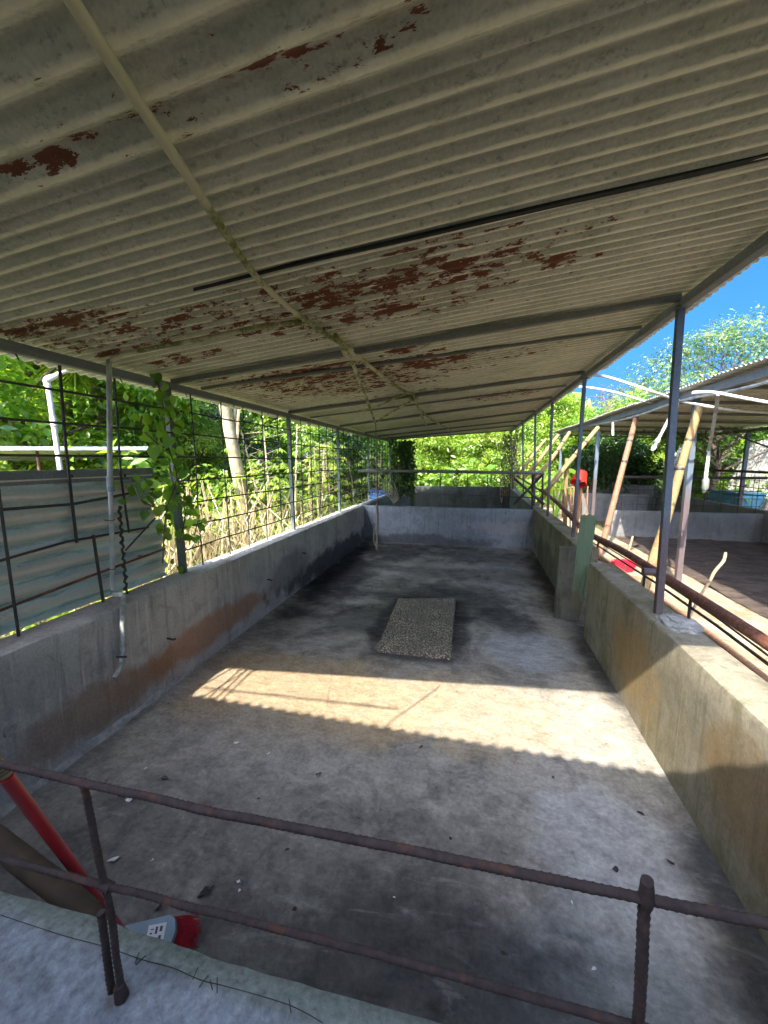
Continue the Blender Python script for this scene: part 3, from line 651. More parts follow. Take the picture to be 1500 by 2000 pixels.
tp = MB().tube([Q2, Q3, onx(232, 1308, xb + .03), onx(222, 1325, xb + .06)], [.017, .019, .016, .013], 10, smooth=4).build('tap', M['pvc_grey'], t)
MB().tube([onx(228, 1283, xb + .03), onx(247, 1283, xb + .03)], .006, 6).build('handle', M['rebar_dark'], tp)
for q in (P2.lerp(P3, .35), P2.lerp(P3, .8)): MB().tube([q + Vector((-.03, .02, 0)), q + Vector((.017, .012, 0)), q + Vector((.017, -.014, -.004)), q + Vector((-.03, -.02, 0))], .003, 5, smooth=3).build('wire_tie', M['wire'], t)

# ------------------------------------------------------------------ cream pipes under the roof
g = 'cream plastic pipes under the roof'
def rpipe(pts, r, label, off=-.045, offs=None, sm=5):
    ps = [onroof(x, y, off if offs is None else offs[i]) for i, (x, y) in enumerate(pts)]
    return tag(MB().tube(ps, r, 10, smooth=sm).build('plastic_pipe', M['pvc_cream'], None, True, 60), label, 'pipe', g)
rpipe([(110, -50), (140, 0), (250, 170), (320, 275), (370, 350), (430, 440), (500, 540), (570, 605), (640, 655), (688, 684)], [.0148] * 5 + [.0142] * 5, 'long mossy plastic pipe running under the roof from the top left')
rpipe([(655, 655), (690, 692), (722, 715), (760, 745), (785, 762), (800, 768)], .016, 'short plastic pipe curving away behind the first purlin', -.06)
rpipe([(590, 628), (500, 640), (420, 657), (300, 680), (240, 692), (218, 704)], .0155, 'plastic branch pipe crossing to the water pipe at the eave')
rpipe([(672, 680), (690, 712), (702, 745), (715, 775), (725, 805), (733, 826)], .016, 'sagging plastic pipe dropping to the hanging hose', None, [-.05, -.06, -.10, -.14, -.17, -.19])
rpipe([(800, 768), (770, 778), (735, 795), (700, 803)], .014, 'thin pale plastic pipe crossing to the mesh side')
rpipe([(738, 822), (765, 805), (800, 785)], .015, 'plastic pipe linking the hose junction back to the purlin', -.1)
rpipe([(806, 768), (818, 800), (832, 830)], .015, 'short mossy plastic pipe hanging under the far purlins', -.08)
rpipe([(822, 800), (840, 818), (862, 830), (885, 842)], .016, 'farthest plastic pipe running towards the foliage', -.06)
for (x, y, l) in ((684, 690, 'dark green pipe clamp under the first purlin'), (806, 776, 'knotted pipe clamp farther along the pipe')):
    q = onroof(x, y, -.055); t = thing('pipe_clamp', q, l, 'clamp'); MB().tube([q + Vector((-.04, -.05, .02)), q + Vector((-.02, .02, -.02)), q + Vector((.04, .09, .0)), q + Vector((.05, .3, -.02))], [.02, .026, .024, .018], 8, smooth=3).build('clamp_body', M['pvc_cream'], t)
    MB().lathe([(.03, -.012), (.034, 0), (.03, .012)], 12, Matrix.Translation(q)).build('clamp_ring', M['rebar_dark'], t)
# hanging hose / rope with loop
t = thing('hanging_rope', ony(735, 1075, 6.5), 'thin rope with a frayed loop hanging from the roof pipe', 'rope')
a = ony(734, 828, 6.5); c = ony(735, 990, 6.5); e = ony(736, 1074, 6.5)
MB().tube([a, a.lerp(c, .5) + Vector((.01, 0, 0)), c], .007, 6).build('cord', M['rope'], t)
MB().tube([c + Vector((0, 0, .06)), c + Vector((.012, 0, 0)), c + Vector((.02, 0, -.2)), e], [.014, .024, .02, .02], 7, smooth=3, jit=.2).build('knotted_end', M['rope'], t)
MB().tube([c.lerp(e, .45), c.lerp(e, .6) + Vector((-.05, 0, 0)), c.lerp(e, .8) + Vector((-.055, .01, 0)), e + Vector((-.01, 0, .05))], .012, 6, smooth=4).build('loop', M['rope'], t)

# ------------------------------------------------------------------ rail above the back wall
t = thing('pen_rail', (-.4, 8.3, .8), 'rusty pipe rail with thin bars above the back wall', 'rail')
ra, rb_ = ony(700, 920, 8.3), ony(1062, 924, 8.3)
MB().tube([ra, ra.lerp(rb_, .4) + Vector((0, 0, .01)), rb_], .032, 8).build('top_rail', M['beam'], t)
for z in (1.05,): MB().tube([(ra.x, 8.31, z + .06), (rb_.x, 8.31, z)], .01, 6).build('lower_rail', M['rebar_dark'], t)
for x in (-2.0, -1.65, -1.15, -.62, -.05, .35, .8, 1.25): MB().tube([(x, 8.3, .8), (x + random.uniform(-.02, .02), 8.29, 1.55)], .008, 6).build('bar', M['rebar_dark'], t)
mb = MB(); k = 10
for i in range(6): mb.tube([(-2.35 + .08 * i, 8.36 + i * .02, .9 + .13 * i), (-1.9 + .05 * i, 8.3, 1.12 + .04 * i), (-1.62 + .02 * i, 8.25, .86 + .02 * i)], .012, 5, smooth=4)
tag(mb.build('hose_bundle', M['rope'], None, True, 60), 'tangled pale hose bent over the left end of the back wall', 'hose')
# crossed rails at the right end
g = 'rusty rails beside the far passage'
rod('rail_pipe', [ony(1005, 935, 8.6), ony(1062, 985, 8.0)], .028, 'rebar_dark', 'dark slanting rail of the crossed pair right of the back wall', 'rail', g)
rod('rail_pipe', [ony(1003, 985, 8.9), ony(1062, 925, 8.6)], .026, 'rebar_dark', 'other dark rail of the crossed pair, rising to the right', 'rail', g)
rod('rail_pipe', [onx(1058, 957, 1.45), onx(1090, 983, 1.45), onx(1132, 1028, 1.45)], .034, 'pipe_rust', 'thick rusty rail running on the wall towards the green board', 'rail', g)
rod('rail_pipe', [onx(1010, 930, 1.5), onx(1062, 962, 1.5)], .022, 'rebar_dark', 'thin dark rail farthest along the passage wall', 'rail', g)
for x, y0, y1, l in ((1060, 920, 995, 'short upright bar at the right end of the back wall rail'), (1040, 925, 995, 'upright bar left of the short one above the wall end')): rod('rail_post', [ony(x, y0, 8.35), ony(x - 1, y1, 8.35)], .02, 'rebar_dark', l, 'rail', g)

# ------------------------------------------------------------------ green board in the slot
t0 = Vector((1.17, 4.33, .08))
poly = [(-.075, .10), (-.06, .03), (-.048, .11), (-.036, -.02), (-.022, .12), (-.006, -.04), (.006, .13), (.016, -.06), (.026, .1), (.038, -.05), (.05, .06), (.062, .2), (.082, .45), (.097, .7), (.108, .98), (.112, 1.08), (.085, 1.12), (.06, 1.105), (.02, 1.13), (-.02, 1.10), (-.05, 1.115), (-.085, 1.09), (-.09, .8), (-.083, .5), (-.088, .3)]
un = (onz(1140, 1215, .09) - onz(1110, 1200, .16)); up_ = (ony(1148, 1012, 4.3) - ony(1125, 1208, 4.3)).normalized()
uu = Vector((.93, -.36, 0)).normalized(); uu = (uu - up_ * uu.dot(up_)).normalized()
poly = [(a * .74, c) for a, c in poly]; mb = MB().prism(poly, uu, up_, uu.cross(up_), ony(1125, 1205, 4.3), .032)
ob = MB(); ob.v = mb.v; ob.f = mb.f
bt = thing('wooden_board', ony(1125, 1208, 4.3), 'weathered green wooden board with splintered bottom closing the wall gap', 'board')
ob.build('plank', M['green_board'], bt, False)
mb = MB(); q = lambda a, b2: ony(1125, 1205, 4.3) + uu * a + up_ * b2 - uu.cross(up_) * .004
mb.tube([q(-.05, .62), q(-.03, .55), q(-.005, .53), q(-.01, .42), q(-.02, .3), q(-.012, .18)], .0035, 5, smooth=3); mb.build('crack', M['ink'], bt)

# ------------------------------------------------------------------ concrete slab on the floor
mb = MB(); cs = [onz(737, 1274, .0), onz(880, 1289, .0), onz(890, 1176, .0), onz(778, 1176, .0)]
k = 40
def lerp2(a, b2): 
    return cs[0].lerp(cs[1], a).lerp(cs[3].lerp(cs[2], a), b2)
for i in range(k + 1):
    for j in range(k + 1):
        e = i in (0, k) or j in (0, k); q = lerp2(i / k, j / k); w = .012 * pnoise(q.x * 9, q.y * 9)
        mb.v.append((q.x + (w if e else 0), q.y + (w if e else 0), .06 + .006 * pnoise(q.x * 30, q.y * 30) - (.008 if e else 0)))
for i in range(k):
    for j in range(k): a = i * (k + 1) + j; mb.f.append((a, a + k + 1, a + k + 2, a + 1))
rim = [i * (k + 1) for i in range(k + 1)] + [k * (k + 1) + j for j in range(1, k + 1)] + [i * (k + 1) + k for i in range(k - 1, -1, -1)] + [j for j in range(k - 1, 0, -1)]
o = len(mb.v)
for i in rim: x, y, z = mb.v[i]; mb.v.append((x, y, -.004))
for i in range(len(rim)): j = (i + 1) % len(rim); mb.f.append((rim[j], rim[i], o + i, o + j))
tag(mb.build('concrete_slab', M['slab'], None, True, 40), 'rough pebbled concrete slab lying on the pen floor', 'slab')

# ------------------------------------------------------------------ foreground railing
FY = .475
t = thing('front_railing', ony(222, 1948, FY), 'rusty rebar railing with two rails standing on the foreground wall', 'railing')
def fr(name, pts, r, rib=.017):
    mb = MB(); ps = [ony(x, y, FY) for x, y in pts]
    for i in range(len(ps) - 1): rebar(mb, ps[i], ps[i + 1], r, 10, rib, .10)
    mb.build(name, M['rebar_rust'], t, True, 70)
def rail_pts(pts): return [ony(x, y, FY) for x, y in pts]
def spiral(name, pts, r, m='rebar_rust', pitch=.0105):
    """ribbed bar: slanting ribs on a smooth core"""
    ps = pts; mb = MB(); L = sum((ps[i + 1] - ps[i]).length for i in range(len(ps) - 1)); k = int(L / .0026); n = 14; o = 0
    cum = [0]
    for i in range(len(ps) - 1): cum.append(cum[-1] + (ps[i + 1] - ps[i]).length)
    def at(d):
        for i in range(len(ps) - 1):
            if d <= cum[i + 1] or i == len(ps) - 2: return ps[i].lerp(ps[i + 1], (d - cum[i]) / (cum[i + 1] - cum[i]))
    for i in range(k + 1):
        d = L * i / k; p = at(d); tt = (at(min(L, d + .004)) - at(max(0, d - .004))).normalized(); up = Vector((0, 0, 1)) if abs(tt.z) < .9 else Vector((0, 1, 0)); up = (up - tt * up.dot(tt)).normalized(); sd = tt.cross(up)
        p = p + up * .0018 * pnoise(d * 9, 1) + sd * .0018 * pnoise(d * 9, 6)
        for q in range(n):
            a = 2 * PI * q / n; w = math.sin(2 * PI * d / pitch + 1.6 * math.sin(a)); rr = r * (1 + .15 * max(0, w) ** 1.3 + .10 * pnoise(d * 60, a * 2, r * 90)); mb.v.append(tuple(p + (up * math.cos(a) + sd * math.sin(a)) * rr))
    for i in range(k):
        for q in range(n): a = i * n + q; c = i * n + (q + 1) % n; mb.f.append((a, c, c + n, a + n))
    mb.f.append(tuple(reversed(range(n)))); mb.f.append(tuple(k * n + q for q in range(n)))
    return mb.build(name, M[m], t, True, 70)
spiral('top_rail', rail_pts([(-120, 1466), (0, 1491), (170, 1531), (420, 1586), (750, 1651), (1000, 1702), (1262, 1756), (1500, 1804), (1700, 1842)]), .0060)
spiral('lower_rail', rail_pts([(-120, 1652), (0, 1676), (200, 1729), (420, 1782), (750, 1868), (1000, 1937), (1260, 2010), (1500, 2072)]), .0054)
pa = rail_pts([(163, 1530), (185, 1640), (212, 1760), (238, 1942)]); pb = rail_pts([(197, 1782), (207, 1860), (221, 1948)])
spiral('post', pa, .0057); spiral('post', pb, .0063)
spiral('post', rail_pts([(1264, 1718), (1258, 1800), (1252, 1900), (1243, 2060)]), .0066)
MB().tube([ony(1264, 1722, FY - .004), ony(1264, 1735, FY - .004), ony(1262, 1755, FY - .002), ony(1261, 1770, FY)], [.0072, .008, .0092, .0072], 10, smooth=3).build('weld_joint', M['rebar_rust'], t)
MB().tube([ony(203, 1728, FY), ony(216, 1735, FY)], .0095, 10).build('weld_joint', M['rebar_rust'], t)
MB().tube([ony(232, 1925, FY - .004), ony(238, 1948, FY - .004)], [.009, .013], 12, jit=.1).build('weld_joint', M['rebar_rust'], t)

# ------------------------------------------------------------------ foreground broom and log
ha = ony(-25, 1465, .53); hb = ony(12, 1517, .54); hc = onz(252, 1838, .13)
t = thing('push_broom', onz(300, 1835, .0), 'red handled broom with blue-grey head leaning inside the front wall', 'broom')
MB().tube([ha, hb], [.0115, .0115], 14).build('grip', M['wood_tan'], t)
MB().tube([hb, hb.lerp(hc, .5), hc], [.0128, .0125, .012], 14).build('handle', M['red_handle'], t)
hh = onz(300, 1828, .09); dx = (onz(345, 1822, .09) - onz(262, 1838, .09)); L = dx.length; dx.normalize(); dy = Vector((-dx.y, dx.x, 0))
def lp(a, c, z): return hh + dx * a + dy * c + Vector((0, 0, z))
poly = [(-.15, -.035), (.05, -.045), (.072, -.03), (.08, 0), (.072, .03), (.05, .045), (-.15, .035)]
tilt = Matrix.Rotation(.55, 3, dx); w_ = tilt @ dy; n_ = dx.cross(w_)
hd = MB().prism(poly, dx, w_, n_, hh, .03).build('broom_head', M['bluegrey_plastic'], t, True, 40)
st = MB().prism([(-.015, -.026), (.045, -.026), (.045, .026), (-.015, .026)], dx, w_, n_, hh + n_ * .0305, .0006); st = st.build('sticker', M['sticker'], hd, False)
mb = MB()
for a, c, w, h in ((.03, .012, .009, .014), (.03, -.01, .009, .012), (.015, .010, .008, .018), (.018, -.012, .011, .007), (0, -.014, .012, .005), (-.002, .004, .008, .004), (0, .014, .010, .003)): mb.prism([(a - w / 2, c - h / 2), (a + w / 2, c - h / 2), (a + w / 2, c + h / 2), (a - w / 2, c + h / 2)], dx, w_, n_, hh + n_ * .0313, .0004)
mb.build('print', M['ink'], st, False)
mb = MB()
for i in range(1000):
    a = random.uniform(-.13, .075); c = random.uniform(-.038, .04); q = hh + dx * a + w_ * c
    e = q - n_ * random.uniform(.065, .085) + dx * (a * .45 + random.uniform(-.006, .012) + .03) + w_ * random.uniform(-.012, .012); mb.tube([q, q.lerp(e, .5) + dx * .004, e], .0013, 3, cap=False)
mb.build('bristles', M['red_bristle'], t)
mb = MB(); qq = ony(8, 1500, .51)
dh = (hb - ha).normalized(); e1 = dh.orthogonal().normalized(); e2 = dh.cross(e1)
for k in range(3): mb.tube([ha.lerp(hb, .62 + .1 * k) + (e1 * math.cos(a) + e2 * math.sin(a)) * .0135 + dh * .004 * math.sin(a * .5) for a in [2 * PI * q / 12 for q in range(13)]], .0011, 5)
tag(mb.build('binding_wire', M['wire'], None, True, 60), 'thin wire binding the broom grip to the top rail', 'wire')
la, lb_ = ony(-60, 1600, .66), ony(195, 1800, .60)
mb = MB().tube([la, la.lerp(lb_, .3), la.lerp(lb_, .6), la.lerp(lb_, .85), la.lerp(lb_, .97), lb_], [.026, .027, .027, .026, .022, .010], 18, smooth=4, jit=.02)
tag(mb.build('wooden_log', M['wood_brown'], None, True, 60), 'dark brown wooden pole end behind the lower rail at left', 'log')

# ------------------------------------------------------------------ pipe railing along the passage
t = thing('pipe_railing', (1.5, 3.2, 0), 'rusty pipe railing along the outer side of the near right wall', 'railing')
RX = 1.46
MB().tube([onx(1150, 1043, RX), onx(1210, 1073, RX), onx(1280, 1116, RX), onx(1400, 1192, RX), onx(1500, 1257, RX), onx(1640, 1350, RX)], .033, 16, smooth=3).build('top_pipe', M['pipe_rust'], t)
tag(MB().tube([onz(x, y, .06) for x, y in ((1160, 1078), (1280, 1163), (1390, 1243), (1500, 1330), (1600, 1412))], .033, 12, smooth=3).build('rusty_pipe', M['prop_red']), 'pinkish rusty pipe lying low along the passage beyond the wall', 'pipe')
MB().tube([onx(1155, 1058, RX + .03), onx(1280, 1138, RX + .03), onx(1400, 1222, RX + .03), onx(1500, 1297, RX + .03), onx(1620, 1385, RX + .03)], .009, 8).build('rod', M['rebar_dark'], t)
MB().tube([onx(1155, 1050, RX + .03), onx(1280, 1126, RX + .03), onx(1400, 1206, RX + .03), onx(1500, 1280, RX + .03)], .006, 8).build('rod', M['rebar_dark'], t)
for x, y0, y1 in ((1170, 1050, 1095), (1350, 1165, 1228), (1262, 1105, 1165)): MB().tube([onx(x, y0, RX + .02), onx(x - 10, y1 + 15, RX + .05)], .010, 7).build('bar', M['rebar_dark'], t)
q = onx(1290, 1118, RX - .02); MB().tube([q - Vector((.12, 0, 0)), q], .03, 10).build('bracket', M['steel_post'], t)

# broom with pink bristles in the passage
q0 = ony(1216, 1119, 6.9); t = thing('yard_broom', q0, 'pink bristled broom standing in the passage behind the railing', 'broom')
MB().box(q0 + Vector((0, .03, -.10)), (.2, .07, .06), .3, .015).build('broom_head', M['bluegrey_plastic'], t)
mb = MB()
for i in range(1300):
    ax = random.gauss(0, .55); ay = random.gauss(0, .5); s0 = q0 + Vector((random.uniform(-.075, .075), random.uniform(-.03, .03), -.06)); L = random.uniform(.20, .30)
    e = s0 + Vector((math.sin(ax) * .10 + (s0.x - q0.x) * .4, -abs(math.sin(ay)) * .09, L)); mb.tube([s0, s0.lerp(e, .5) + Vector((0, 0, .015)), e], .004, 3, cap=False)
mb.build('bristles', M['pink_bristle'], t)
MB().tube([q0 + Vector((.02, .08, -.06)), ony(1236, 1047, 7.1)], .017, 8).build('handle', M['stick_pale'], t)
MB().tube([q0 + Vector((-.02, -.12, .16)), q0 + Vector((-.03, -.12, .02)), q0 + Vector((-.06, -.12, -.10))], .010, 6).build('strap', M['rebar_dark'], t)
t = thing('crooked_stick', onz(1318, 1280, .02), 'pale crooked stick leaning up through the pipe railing', 'stick')
mb = MB().tube([ony(1417, 1080, 4.21), ony(1413, 1096, 4.15), ony(1396, 1116, 4.09), ony(1385, 1137, 4.04), ony(1367, 1165, 3.98), ony(1345, 1210, 3.86), ony(1330, 1250, 3.74), ony(1318, 1280, 3.69)], [.013, .014, .0135, .013, .012, .0115, .011, .01], 9, smooth=4, jit=.04); mb.build('stick_shaft', M['stick_pale'], t)
MB().tube([ony(1386, 1136, 4.03), ony(1380, 1132, 4.02)], [.012, .007], 6).build('twig_stub', M['stick_pale'], t)

# ------------------------------------------------------------------ second shed on the right
EX, EZ = 3.0, 2.72
r2 = thing('shed_roof', (4.8, 9, 2.6), 'corrugated roof of the second shed beyond the passage', 'roof')
slope = -.045
u2 = Vector((1, 0, slope)).normalized()
def sheet2(ya, yb, lift, ph):
    mb = MB(); corr(mb, (EX - .16, ya, EZ + .09 + lift), u2, (0, 1, 0), (0, 0, 1), 4.0, yb - ya, .076, .0105, 8, wv(.006, ya), ph, 10); mb.build('roof_sheet', M['roof_metal_shed'], r2, True, 80, .003)
for i, (ya, yb) in enumerate(((1.4, 3.6), (3.55, 5.7), (5.65, 7.9), (7.85, 10.2), (10.15, 12.6), (12.55, 15.4))): sheet2(ya, yb, .012 * (i % 2), i * .7)
MB().box((EX, 8.4, EZ), (.06, 14, .10), 0, .005).build('eave_beam', M['galv'], r2)
MB().tube([(EX - .05, 2.2, EZ - .05), (EX - .05, 5, EZ - .12), (EX - .05, 6.4, EZ - .06), (EX - .04, 8.5, EZ - .1), (EX - .04, 11, EZ - .03)], .02, 8, smooth=5).build('pipe', M['pvc_grey'], r2)
MB().box((6.6, 8.4, 2.53), (.06, 14, .08), 0, .005).build('eave_beam', M['beam'], r2)
for y in (3.2, 4.6, 5.9, 7.2, 8.6, 10, 11.6, 13.2, 15.2): MB().box((4.8, y, EZ - .02 + 1.8 * slope + .04), (3.55, .045, .05), 0, .004, R=Matrix.Rotation(-math.atan(slope), 3, 'Y')).build('purlin', M['beam'], r2)
g = 'steel posts of the second shed'
for (x, y, l) in ((3.05, 6.35, 'second shed post behind the yellowish prop'), (3.05, 10.6, 'second shed post near the dark creeper'), (3.05, 14.6, 'farthest second shed post on the passage side'), (6.55, 5.6, 'second shed post at the frame edge beside the leaning sheet'), (6.55, 8.2, 'second shed post before the white tin fence'), (6.55, 11.2, 'second shed post beside the rusty tin fence'), (6.55, 14.8, 'second shed back corner post')):
    zt = EZ - .05 if x < 4 else 2.49
    tt = thing('steel_post', (x, y, 0), l, 'post', g); MB().tube([(x, y, -.02), (x, y, zt)], .035, 4, square=True).build('post_shaft', M['steel_post'], tt, True, 30)
    MB().box((x, y, zt - .006), (.1, .1, .012)).build('top_plate', M['steel_post'], tt)
# walls of that shed
wall('concrete_wall', (3.35, 10.1), (6.4, 10.1), .16, -.05, .62, M['concrete_shed'], 'grey cross wall at the back of the dark manure pen', side=-1)
wall('concrete_wall', (6.4, .9), (6.4, 15.3), .18, -.05, .70, M['concrete_shed'], 'long low wall on the far side of the second shed', side=1)
wall('concrete_wall', (3.35, 15.4), (6.5, 15.4), .18, -.05, .95, M['concrete_shed'], 'far end wall of the second shed below the creeper', side=-1)
wall('concrete_wall', (3.4, 12.9), (5.2, 12.9), .16, -.05, .8, M['concrete_shed'], 'short middle wall inside the second shed', side=-1)
mb = MB()
for z in (1.0, 1.17, 1.34): mb.tube([(6.45, 1.2, z), (6.45, 7, z + .015), (6.45, 15, z)], .007, 6)
for i in range(22): mb.tube([(6.44, 1.3 + .62 * i, .68), (6.44, 1.32 + .62 * i, 1.52)], .007, 6)
mt = thing('rail_fence', (6.45, 8, .7), 'thin rebar fence with a top bar on the far wall of the second shed', 'fence'); mb.build('mesh', M['rebar_dark'], mt)
MB().tube([(6.45, 1.2, 1.53), (6.45, 15.2, 1.55)], .03, 8).build('top_rail', M['rebar_dark'], mt)
t = thing('rail_fence', (4.8, 10.15, .62), 'open rebar fence standing on the grey cross wall', 'fence')
mb = MB()
for z in (.78, .95, 1.12): mb.tube([(3.4, 10.17, z), (6.35, 10.17, z)], .007, 6)
for i in range(9): mb.tube([(3.55 + .34 * i, 10.18, .6), (3.55 + .34 * i, 10.18, 1.4)], .007, 6)
mb.build('mesh', M['rebar_dark'], t); MB().tube([(3.4, 10.17, 1.42), (6.4, 10.17, 1.42)], .03, 8).build('top_rail', M['rebar_dark'], t)

# slanting props
g = 'slanting wooden props between the sheds'
def prop(pts, r, mat, label):
    t = thing('wooden_prop', pts[0], label, 'prop', g); n = len(pts)
    MB().tube(pts, r, 10, smooth=5, jit=.02).build('pole', M[mat], t)
    a = Vector(pts[-1]); d = (Vector(pts[-2]) - a).normalized()
    for s_ in (.5, .9): MB().tube([a + d * s_ - d * .015, a + d * s_ + d * .015], (r[-1] if isinstance(r, list) else r) * 1.18, 8).build('wire_band', M['wire'], t)
prop([onz(1166, 1092, 0), ony(1183, 1040, 7.75), ony(1212, 930, 7.95), ony(1232, 855, 8.1), ony(1243, 812, 8.2)], [.055, .055, .05, .048, .045], 'prop_red', 'reddish brown prop leaning to the eave, left of the nearest post')
prop([onz(1250, 1180, 0), ony(1278, 1085, 5.9), ony(1303, 1010, 5.95), ony(1335, 895, 6.05), ony(1352, 840, 6.1), ony(1368, 790, 6.15)], [.06, .058, .055, .05, .05, .048], 'prop_wood', 'yellow speckled prop crossing behind the nearest post')
prop([onx(1050, 985, 1.5), ony(1078, 945, 9.0), ony(1120, 893, 9.4), ony(1168, 835, 9.8)], .05, 'prop_wood', 'long slanting prop above the rusty cage')
prop([onx(1045, 935, 1.5) , ony(1080, 893, 10.6), ony(1112, 845, 11.4)], .05, 'prop_wood', 'slanting prop second from the cage, farther back')
prop([onx(1022, 935, 1.5), ony(1052, 900, 12), ony(1090, 850, 13)], .05, 'prop_wood', 'slanting prop third from the cage, half hidden')
prop([onx(1012, 930, 1.5), ony(1040, 890, 13.4), ony(1066, 858, 14.4)], .05, 'prop_wood', 'farthest slanting prop beside the dry vines')
rod('wooden_stake', [ony(1107, 895, 9.4), ony(1105, 960, 9.4), ony(1103, 1035, 9.4)], .045, 'prop_wood', 'upright tan stake beside the rusty cage', 'stake')

# white pipes spanning the passage
g = 'white plastic pipes spanning the sheds'
def arc(pts, r, label, mat='pvc_white'): return rod('plastic_pipe', pts, r, mat, label, 'pipe', g, 10, 5)
arc([ony(1140, 731, 5.4), ony(1180, 735, 5.45), ony(1230, 750, 5.5), ony(1280, 767, 5.55), ony(1330, 784, 6.55), ony(1375, 792, 5.65), ony(1420, 800, 5.8), ony(1500, 806, 6.1)], .017, 'upper white plastic pipe arching from the eave to the second shed')
arc([ony(1110, 755, 7.2), ony(1150, 757, 7.3), ony(1200, 766, 7.4), ony(1250, 781, 7.5), ony(1290, 791, 7.6)], .019, 'lower white plastic pipe arching between the two roofs')
arc([ony(1352, 767, 4.6), ony(1390, 766, 4.6), ony(1440, 775, 4.6), ony(1500, 786, 4.6), ony(1580, 800, 4.6)], .016, 'short white plastic pipe under the second shed eave at right')
t = thing('lamp_pipe', ony(1275, 880, 6.6), 'white pipe with jointed end hanging at an angle behind the nearest post', 'pipe')
a, c = ony(1323, 787, 6.4), ony(1274, 880, 6.6)
MB().tube([a, c], .023, 10).build('pipe', M['pvc_white'], t)
for f in (.08, .78, .93): MB().tube([a.lerp(c, f - .03), a.lerp(c, f + .03)], .034, 12).build('joint', M['pvc_white'], t)
rod('hanging_pipe', [ony(1403, 770, 5.2), ony(1385, 880, 6.20), ony(1375, 960, 5.4)], .02, 'pvc_grey', 'thin grey pipe hanging in the second shed with a pale float', 'pipe')
mb = MB(); q = ony(1378, 945, 5.38); mb.lathe([(0, .08), (.022, .075), (.034, .05), (.036, -.05), (.022, -.075), (0, -.08)], 16, Matrix.Translation(q)); tag(mb.build('float_box', M['beam']), 'pale float hanging on the thin grey pipe', 'float')
rod('hanging_wire', [ony(1197, 825, 8.5), ony(1197, 850, 8.5)], .02, 'pvc_white', 'short white bulb holder hanging under the second roof', 'lamp holder')
rod('black_cable', [ony(1405, 833, 6.8), ony(1440, 850, 6.8), ony(1500, 873, 6.8), ony(1560, 890, 6.8)], .012, 'wire', 'black cable sagging under the second roof at right', 'cable', smooth=4)

# red bucket
t = thing('red_bucket', ony(1136, 940, 7.9), 'bright red bucket hung upside down on a stake behind a post', 'bucket')
ax = (Vector((-.30, -.45, -.84))).normalized(); Q = Vector((0, 0, 1)).rotation_difference(ax).to_matrix().to_4x4(); q = ony(1136, 923, 7.95)
mb = MB().lathe([(a * 1.15, c * 1.15) for a, c in [(0, -.0), (.085, 0), (.09, .01), (.118, .19), (.125, .192), (.126, .205), (.119, .206), (.115, .19), (.086, .015), (0, .012)]], 32, Matrix.Translation(q) @ Q); mb.build('bucket_body', M['red_plastic'], t, True, 40)
rim_c = Matrix.Translation(q) @ Q
mb = MB().tube([rim_c @ Vector((.14 * math.cos(a), .14 * math.sin(a), .23 + .12 * math.sin(a))) for a in [PI * i / 16 for i in range(17)]], .004, 6); mb.build('handle', M['galv'], t)
rod('wooden_stake', [ony(1137, 930, 8.0), ony(1130, 990, 8.0), ony(1122, 1060, 8.0)], .038, 'cage_rust', 'rust coloured stake under the red bucket', 'stake')
# rusty cage
t = thing('rusty_cage', (2.1, 9, 0), 'rusty orange rod cage standing in the passage by the bucket', 'cage')
def cage(px, y0, y1, Y, horiz, name='rod'):
    for x in px: MB().tube([ony(x, y0, Y), ony(x - 2, y1, Y)], .014, 6).build('bar', M['cage_rust'], t)
    for h in horiz: MB().tube([ony(px[0], h, Y), ony(px[-1], h, Y)], .010, 6).build('cross_bar', M['cage_rust'], t)
cage([1082, 1100], 957, 1010, 9.6, [957, 980]); cage([1108, 1115, 1121, 1127], 952, 1055, 9.0, [952, 965, 985, 1005]); cage([1137, 1148], 950, 1020, 8.6, [975])
# leaning / standing tin sheets on the right
def sheet(name, px0, px1, X0, X1, ptop, pbot, mat, label, per=.09):
    a = onx(px0, pbot, X0); c = onx(px1, pbot, X1); top = onx(px0, ptop, X0); uu = (c - a); uu.z = 0; L = uu.length; uu.normalize()
    mb = MB(); corr(mb, (a.x, a.y, 0), (0, 0, 1), uu, uu.cross(Vector((0, 0, 1))), top.z, L + .03, per, .02, 4, wv(.01, px0), 0, 8)
    return tag(mb.build(name, mat, None, True, 80, .003), label, 'tin sheet', 'tin fence sheets behind the second shed')
b = NB('tin_white'); p = b.pos; nz = b.noise(b.map(p, scale=(1, 1, .4)), 4, 6, .7)
M['tin_white'] = b.pbr(b.mix(b.step(nz, .5, .66), (.66, .67, .68), (.42, .40, .38)), .5, .2)
b = NB('tin_rusty'); p = b.pos; nz = b.noise(b.map(p, scale=(1, 1, .3)), 4, 6, .7)
M['tin_rusty'] = b.pbr(b.mix(b.step(nz, .42, .56), (.58, .50, .42), (.30, .10, .045)), .7)
b = NB('tin_grey'); p = b.pos; nz = b.noise(p, 4, 6, .7)
M['tin_grey'] = b.pbr(b.mix(b.step(nz, .4, .66), (.30, .29, .26), (.17, .165, .14)), .7)
sheet('tin_sheet', 1215, 1262, 8.5, 8.5, 893, 965, M['tin_white'], 'white corrugated fence sheet farthest left, beside the creeper')
sheet('tin_sheet', 1262, 1310, 8.52, 8.52, 898, 970, M['tin_white'], 'white corrugated fence sheet behind the yellowish prop')
sheet('tin_sheet', 1310, 1362, 8.5, 8.5, 885, 970, M['tin_white'], 'tall white corrugated fence sheet right of the prop')
sheet('tin_sheet', 1362, 1402, 8.53, 8.53, 900, 985, M['tin_rusty'], 'rust streaked corrugated fence sheet')
sheet('tin_sheet', 1402, 1440, 8.5, 8.5, 895, 985, M['tin_white'], 'white corrugated fence sheet right of the rusty one')
